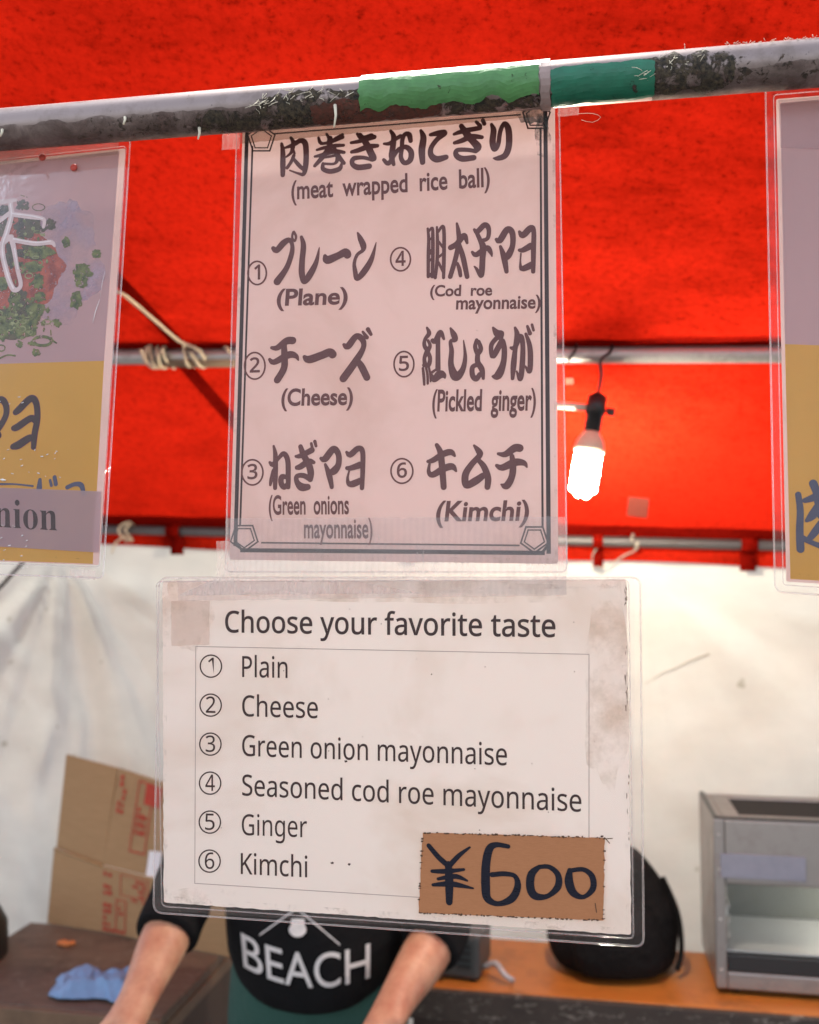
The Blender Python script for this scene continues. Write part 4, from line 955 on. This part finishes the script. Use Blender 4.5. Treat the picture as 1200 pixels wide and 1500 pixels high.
M['rack'] = metal('bright_wire', (.6, .6, .6), .25, .1, .9)
M['stainless'] = metal('brushed_stainless', (.36, .335, .325), .32, .35, .9)
M['dark_in'] = plain('dark_enamel', (.02, .02, .022), .35)
wpos = onz(1050, 1457, TZ); war = empty('food_warmer', (wpos.x, wpos.y, TZ), YAW)
HW, DW, ZW = .52, .24, .352
m1 = MB()
m1.box(0, .022, 0, DW, .012, ZW); m1.box(HW - .022, HW, 0, DW, .012, ZW)                  # sides
m1.box(.0225, HW - .0225, 0, .016, .012, .046)                                          # lower rail
m1.box(.0225, HW - .0225, 0, .014, .222, ZW - .001)                                          # top front panel
m1.box(.0225, HW - .0225, DW - .008, DW, .012, ZW - .001)                                  # back
m1.box(.0225, HW - .0225, .0145, .05, ZW - .014, ZW - .001); m1.box(.0225, .06, .0505, DW - .0085, ZW - .014, ZW - .001); m1.box(.0605, HW - .0225, DW - .03, DW - .0085, ZW - .014, ZW - .001)
m1.box(.0225, HW - .0225, .0165, DW - .0085, .012, .030)
m1.build('case', M['stainless'], war, False, .003)
m1 = MB(); m1.box(.061, HW - .023, .051, DW - .031, ZW - .012, ZW - .004); m1.build('top_slot_dark', plain('slot_shade_black', (.006, .006, .006), .9), war, False)  # flat black plate; the slot's inner darkness is put into its colour
m1 = MB(); m1.box(.0235, HW - .0235, .004, .012, .0465, .078); m1.build('lower_panel', M['dark_in'], war, False, .001)
m1 = MB(); m1.box(.0125, .1785, -.0045, -.0012, .235, .284); m1.build('label_plate', plain('grey_blue_plate', (.20, .21, .27), .4, scale=40, var=.25), war, False, .001)
m1 = MB(); m1.box(.023, HW - .023, .02, DW - .01, .080, .084); m1.build('tray', metal('polished_tray', (.75, .75, .75), .3, .05, .5), war, False)
m1 = MB(); m1.quad((.0235, DW - .012, .085), (HW - .0235, DW - .012, .085), (HW - .0235, DW - .03, .22), (.0235, DW - .03, .22)); m1.build('inner_back', metal('polished_lining', (.22, .23, .21), .35, .2, .9), war, False)
m1 = MB()
for z in (.11, .14, .17): m1.tube([(.030, .02, z), (.034, DW - .03, z + .01)], .003, 8)
for y in (.03, .06, .1): m1.tube([(.03, y, .085), (.03, y + .03, .215)], .0016, 6)
for z in (.12, .17):
    m1.tube([(.026, .03, z), (HW - .026, .03, z)], .0014, 6) if False else None
m1.build('wire_rack', M['rack'], war)
m1 = MB(); m1.box(.0005, HW - .0005, .0005, .010, ZW + .0005, ZW + .004); m1.box(.0005, .010, .0105, DW, ZW + .0005, ZW + .004); m1.build('top_trim', M['dark_in'], war, False, .001)
m1 = MB()
for zz in (.05, .15, .25, .32):
    m1.lathe((.011, -.0002, zz), (0, -1, 0), [(0, .003), (.001, .0028), (.0016, .001)], 12)
m1.build('rivet', M['rack'], war)
gl = film('warmer_glass', .01, (.95, .96, .96), .03, 0); m1 = MB(); m1.quad((.0228, .006, .0785), (HW - .0228, .006, .0785), (HW - .0228, .006, .2218), (.0228, .006, .2218)); m1.build('glass', gl, war, False)
tl_ = NT('added_tube_light'); em = tl_.n('ShaderNodeEmission'); em.inputs[0].default_value = (1, .95, .82, 1); em.inputs[1].default_value = 34; tl_.surf(em.outputs[0])
m1 = MB(); m1.tube([(.30, .10, .255), (.49, .10, .255)], .008, 12); m1.build('added_light_tube', tl_.mat, war)  # unseen light added behind the front panel to brighten the tray
for x in (.04, HW - .04):
    for y in (.03, DW - .03):
        m1 = MB(); m1.tube([(x, y, .001), (x, y, .0125)], .011, 12); m1.build('foot', M['black'], war)
tag(war, 'stainless steel food warmer with glass front on the orange table', 'warmer')

dp = onz(660, 1437, TZ); dev = empty('gas_stove', (dp.x, dp.y, TZ), YAW - .1)
m1 = MB(); m1.box(-.09, .062, 0, .13, .006, .095); dbody = m1.build('body', plain('dark_grey_enamel', (.045, .05, .052), .45), dev, False, .008)
m1 = MB()
for k in range(4): m1.box(.016, .045, -.0035, -.001, .03 + k * .014, .036 + k * .014)
m1.build('vent_slot', M['black'], dev, False)
m1 = MB(); m1.lathe((-.02, -.001, .03), (0, -1, 0), [(0, .014), (.012, .013), (.014, .006)], 18); m1.build('knob', M['black'], dev)
m1 = MB(); m1.tube(spline([(.064, .04, .02), (.09, .03, .035), (.115, .01, .02), (.13, .02, .008)], .01), .006, 8); m1.build('hose', plain('grey_hose', (.4, .4, .42), .4), dev)
m1 = MB(); m1.tube([(-.06, .02, .001), (-.06, .02, .008)], .008, 8); m1.tube([(.045, .02, .001), (.045, .02, .008)], .008, 8); m1.tube([(-.06, .11, .001), (-.06, .11, .008)], .008, 8); m1.tube([(.045, .11, .001), (.045, .11, .008)], .008, 8); m1.build('foot', M['black'], dev)
tag(dev, 'dark grey metal appliance with vent slots behind the right arm', 'appliance')

bp = S(ab(rf)[0] - .20, ab(rf)[1] + .03, 0); binr = empty('storage_bin', bp, YAW)
m1 = MB(); m1.loft([ringpts(.12, .12, z, rx, ry, 32, 5) for z, rx, ry in ((.0, .10, .09), (.01, .11, .10), (.60, .135, .115), (.61, .145, .125), (.63, .145, .125), (.63, .13, .11), (.58, .128, .108))])
m1.build('bin_body', plain('grey_blue_plastic', (.22, .26, .30), .45), binr)
m1 = MB(); m1.box(.02, .22, -.012, .008, .54, .57); m1.build('handle', plain('grey_blue_grip', (.18, .21, .25), .45), binr, False, .004)
tag(binr, 'tall grey blue plastic bin under the orange table', 'bin')

# ------------------------------------------------------------------ person behind the lower sign
per = empty('person', (-.19, 1.9, 0))
PO = Vector((-.19, 1.9, 0))
skin = NT('skin'); co = skin.coord(); nz = skin.noise(co, 22, 5, .6)
mot = skin.ramp(skin.noise(co, 60, 6, .7), [(.35, (.93, .90, .88)), (.6, (1, 1, 1))])
skin.setp(Base_Color=skin.mix(1.0, skin.mix(skin.ramp(nz, [(.35, 0), (.65, 1)]), (.42, .18, .11), (.58, .32, .20)), mot, 'MULTIPLY'), Roughness=.5, Subsurface_Weight=.10, Normal=skin.bump(skin.noise(skin.coord(scale=(1, 1, .4)), 130, 6, .7), .25, .001))
sk_v, sk_e, sk_r = [], [], []
def jn(p, r, parent=None):
    sk_v.append(tuple(Vector(p) - PO)); sk_r.append(r if isinstance(r, tuple) else (r, r))
    if parent is not None: sk_e.append((parent, len(sk_v) - 1))
    return len(sk_v) - 1
eL, wL = at(262, 1326, 1.80), at(190, 1492, 1.62)
eR, wR = at(650, 1350, 1.82), at(562, 1498, 1.64)
hip = jn((-.19, 1.93, .84), (.13, .10)); bel = jn((-.19, 1.89, 1.0), (.125, .10), hip); che = jn((-.185, 1.85, 1.16), (.14, .10), bel); nck0 = jn((-.185, 1.825, 1.285), (.07, .06), che)
nck = jn((-.185, 1.80, 1.35), .05, nck0); jaw = jn((-.185, 1.765, 1.40), (.058, .062), nck); sk1 = jn((-.185, 1.765, 1.47), (.072, .085), jaw); jn((-.185, 1.775, 1.535), (.055, .06), sk1)
for sx, e, w_, shx in ((-1, eL, wL, -.345), (1, eR, wR, -.02)):
    sh = jn((shx, 1.84, 1.265), .055, nck0); m_ = jn((Vector((shx, 1.84, 1.265)) + e) / 2, .045, sh); el = jn(e, .043, m_)
    f1 = jn(e * .72 + w_ * .28 + Vector((0, 0, -.006)), .051, el); f2 = jn(e * .35 + w_ * .65, .039, f1); wr = jn(w_, .029, f2)
    d = (w_ - e).normalized(); pal = w_ + d * .05; side = d.cross(Vector((0, -.4, 1))).normalized()
    pm = jn(pal, (.036, .018), wr); kn = w_ + d * .085
    for q, ln in ((-.032, .055), (-.011, .07), (.011, .068), (.032, .056)):
        a_ = jn(kn + side * q, .0105, pm); b_ = jn(kn + side * q * 1.15 + d * ln * .5 + Vector((0, -.012, -.012)), .009, a_); jn(kn + side * q * 1.15 + d * ln * .85 + Vector((0, -.012, -.035)), .0075, b_)
    th = jn(w_ + d * .035 + side * (.038 if sx < 0 else -.038), .0125, wr); jn(w_ + d * .07 + side * (.058 if sx < 0 else -.058) + Vector((0, -.01, -.012)), .0095, th)
for sx in (-1, 1):
    t0 = jn((-.19 + sx * .09, 1.94, .74), .08, hip); kn_ = jn((-.19 + sx * .10, 1.92, .45), .055, t0); cf = jn((-.19 + sx * .10, 1.95, .27), .048, kn_); an = jn((-.19 + sx * .10, 1.96, .07), .032, cf); jn((-.19 + sx * .11, 1.86, .035), (.032, .025), an)
me = bpy.data.meshes.new('body'); me.from_pydata(sk_v, sk_e, []); bo = bpy.data.objects.new('body', me); COL.objects.link(bo); bo.parent = per; me.materials.append(skin.mat)
md = bo.modifiers.new('skin', 'SKIN'); md.use_smooth_shade = True
for i, r in enumerate(sk_r): me.skin_vertices[0].data[i].radius = r
me.skin_vertices[0].data[0].use_root = True
md = bo.modifiers.new('sub', 'SUBSURF'); md.levels = 2; md.render_levels = 2
cloth = NT('black_jersey'); co = cloth.coord(); nz = cloth.noise(co, 9, 5, .6, .8); wv = cloth.noise(co, 700, 2)
cloth.setp(Base_Color=cloth.mix(nz, (.004, .004, .0045), (.009, .009, .010)), Roughness=.95, Specular_IOR_Level=.2, Normal=cloth.bump(nz, .7, .02))
trs = NT('green_cotton'); co = trs.coord(); nz = trs.noise(co, 11, 5, .6, .8)
trs.setp(Base_Color=trs.mix(nz, (.015, .060, .048), (.030, .095, .075)), Roughness=.85, Normal=trs.bump(nz, .6, .02))
def oval(c, rx, ryf, ryb, n_=40, dip=0, wob=.0, seed=0):
    out = []
    for k in range(n_):
        t_ = 2 * pi * k / n_; x = rx * cos(t_); y = sin(t_) * (ryb if sin(t_) > 0 else ryf)
        s_ = 1 + wob * fbm(cos(t_) * 2, sin(t_) * 2, c[2] * 7 + seed) + wob * .7 * fbm(cos(t_) * 7 + c[2] * 6, sin(t_) * 7, c[2] * 5 + seed + 4)
        out.append(Vector((c[0] + x * s_, c[1] + y * s_, c[2] - dip * max(0, -sin(t_)))) - PO)
    return out
m1 = MB()
X0 = -.176
SH = [((X0, 1.90, .900), .165, .165, .125, .068), ((X0, 1.90, .907), .172, .178, .128, .068), ((X0, 1.895, .94), .176, .188, .125, .04), ((X0, 1.885, .98), .177, .182, .12, .0), ((X0, 1.875, 1.05), .178, .16, .115, 0), ((X0 + .002, 1.86, 1.13), .176, .135, .115, 0), ((X0 + .004, 1.845, 1.20), .185, .115, .11, 0), ((X0 + .006, 1.835, 1.26), .178, .09, .09, 0), ((X0 + .007, 1.825, 1.30), .12, .07, .07, 0), ((X0 + .007, 1.815, 1.325), .07, .06, .06, 0)]
m1.loft([oval(c, rx, rf_, rb_, 48, dp_, .03) for c, rx, rf_, rb_, dp_ in SH], False)
for e, w_, shx in ((eL, wL, -.345), (eR, wR, -.02)):
    s0 = Vector((shx * .92 - .015, 1.84, 1.262)); d2 = (w_ - e).normalized()
    P = [s0, s0.lerp(e, .5), s0.lerp(e, .85), e + d2 * .012, e + d2 * .045, e + d2 * .062, e + d2 * .064]
    R_ = [.066, .062, .058, .058, .0585, .057, .050]
    SPt = []
    PS = spline([(p.x, p.y, p.z, q) for p, q in zip(P, R_)], .012); n0 = len(m1.v)
    m1.tube([Vector(p[:3]) - PO for p in PS], [p[3] for p in PS], 26, False)
    for k in range(n0, len(m1.v)):
        v = Vector(m1.v[k]); i_ = min(len(PS) - 1, (k - n0) // 26); c_ = Vector(PS[i_][:3]) - PO
        m1.v[k] = tuple(c_ + (v - c_) * (1 + .07 * fbm(v.x * 14 + v.z * 22, v.y * 18, v.z * 30, 2)))
sh_o = m1.build('shirt', cloth.mat, per, sub=1)
bvh = BVHTree.FromPolygons([Vector(v) + PO for v in m1.v], m1.f)
m1 = MB()
m1.loft([oval(c, rx, rf_, rb_, 40, 0, .03, 3) for c, rx, rf_, rb_ in (((X0, 1.905, .915), .162, .155, .118), ((X0, 1.905, .86), .168, .16, .125), ((X0, 1.91, .80), .176, .155, .13), ((X0, 1.915, .74), .175, .14, .13), ((X0, 1.92, .70), .172, .11, .11))])
for sx in (-1, 1):
    m1.loft([oval((X0 + sx * x, y, z), r, r * 1.1, r * 1.1, 28, 0, .05, sx) for x, y, z, r in ((.088, 1.92, .76, .088), (.092, 1.925, .62, .088), (.10, 1.92, .45, .072), (.10, 1.95, .2, .062), (.10, 1.955, .085, .06))])
for k in range(len(m1.v)):
    v = m1.v[k]; f_ = 1 + .035 * fbm(v[0] * 22 + v[2] * 9, v[1] * 22, v[2] * 5, 2); m1.v[k] = (v[0], v[1] * f_, v[2])
m1.build('trousers', trs.mat, per, sub=1)
for sx in (-1, 1):
    m1 = MB(); m1.loft([ringpts(X0 + sx * .105 - PO.x, 1.90 - PO.y, z, rx, ry, 24, 2.6) for z, rx, ry in ((.0, .042, .125), (.02, .046, .13), (.05, .042, .115), (.075, .034, .07))]); m1.build('shoe', M['black'], per)
m1 = MB(); m1.loft([[p + Vector((0, 0, 0)) for p in oval((-.185, y, z), rx, rf_, rb_, 24)] for y, z, rx, rf_, rb_ in ((1.79, 1.44, .074, .02, .085), (1.79, 1.48, .081, .05, .09), (1.785, 1.53, .074, .075, .085), (1.785, 1.562, .045, .05, .05), (1.785, 1.57, .01, .01, .01))]); m1.build('hair', plain('dark_hair', (.012, .009, .008), .5, scale=120, bump=.6), per)
for sx in (-1, 1):
    m1 = MB(); m1.lathe(Vector((-.185 + sx * .03, 1.69, 1.468)) - PO, (0, -1, 0), [(-.01, .006), (0, .010), (.004, .006)], 14); m1.build('eye', plain('eye_dark', (.03, .02, .02), .3), per)
m1 = MB(); m1.loft([oval((-.185, y, z), r, r * 1.3, r, 14) for y, z, r in ((1.695, 1.465, .007), (1.685, 1.445, .011), (1.682, 1.432, .014), (1.69, 1.425, .008))]); m1.build('nose', skin.mat, per)
m1 = MB(); m1.tube(spline([Vector(p) - PO for p in ((-.21, 1.702, 1.402), (-.185, 1.695, 1.40), (-.16, 1.702, 1.402))], .006), .004, 8); m1.build('mouth', plain('lip', (.40, .14, .12), .5), per)
# shirt print
def onshirt(px, py, off=.003):
    r = ray(px, py).normalized(); h = bvh.ray_cast(CAM, r)
    p = h[0] if h[0] is not None else at(px, py, 1.75)
    return p - r * off - PO
white = ink('white_shirt_print', (.62, .60, .58), .7)
m1 = MB()
def base_y(u): return 1416 + 31 * (1 - ((u - .56) / .56) ** 2) if u < .56 else 1447 - 15 * ((u - .56) / .44) ** 2
def subdiv_text(body, off):
    import bmesh
    V, Fs = text_mesh(body, off); bm = bmesh.new(); vs = [bm.verts.new(v) for v in V]
    for f in Fs:
        try: bm.faces.new([vs[i] for i in f])
        except ValueError: pass
    bmesh.ops.triangulate(bm, faces=bm.faces)
    for _ in range(2): bmesh.ops.subdivide_edges(bm, edges=[e for e in bm.edges if e.calc_length() > .06], cuts=1); bmesh.ops.triangulate(bm, faces=bm.faces)
    bm.verts.index_update(); out = ([tuple(v.co) for v in bm.verts], [tuple(v.index for v in f.verts) for f in bm.faces]); bm.free(); return out
V, Fs = subdiv_text('BEACH', .004); lo_, hi_ = min(v[0] for v in V), max(v[0] for v in V); CH = cap_height(0)
vs = []
for x, y, _ in V:
    u = (x - lo_) / (hi_ - lo_); h = y / CH; vs.append(onshirt(357 + 185 * u + (8 * (.5 - u)) * -h * .6 - 2 * h, base_y(u) - 50 * h))
m1.add(vs, Fs)
def pstroke(pts, wpx):
    P = [Vector(p) for p in pts]
    for i in range(len(P) - 1):
        t_ = (P[i + 1] - P[i]).normalized(); n_ = Vector((-t_.y, t_.x)) * wpx / 2
        m1.poly([onshirt(*(q)) for q in (P[i] - n_, P[i + 1] - n_, P[i + 1] + n_, P[i] + n_)])
pstroke(lerp2((452, 1318), (380, 1370), 6), 2.2); pstroke(lerp2((420, 1318), (498, 1384), 6), 2.2)
m1.poly([onshirt(436 + 13 * cos(t_), 1361 + 12 * sin(t_) + (2 if sin(t_) < 0 else 0)) for t_ in [2 * pi * k / 20 for k in range(20)]]); m1.poly([onshirt(x, y, .0036) for x, y in ((427, 1346), (446, 1346), (447, 1360), (426, 1360))])
m1.build('shirt_print', white, sh_o, False)
tag(per, 'person in a black shirt lettered BEACH and green trousers, bent forward behind the lower sign', 'person')
tag(ph_, 'black sack at the left picture edge beside the dark table', 'sack')
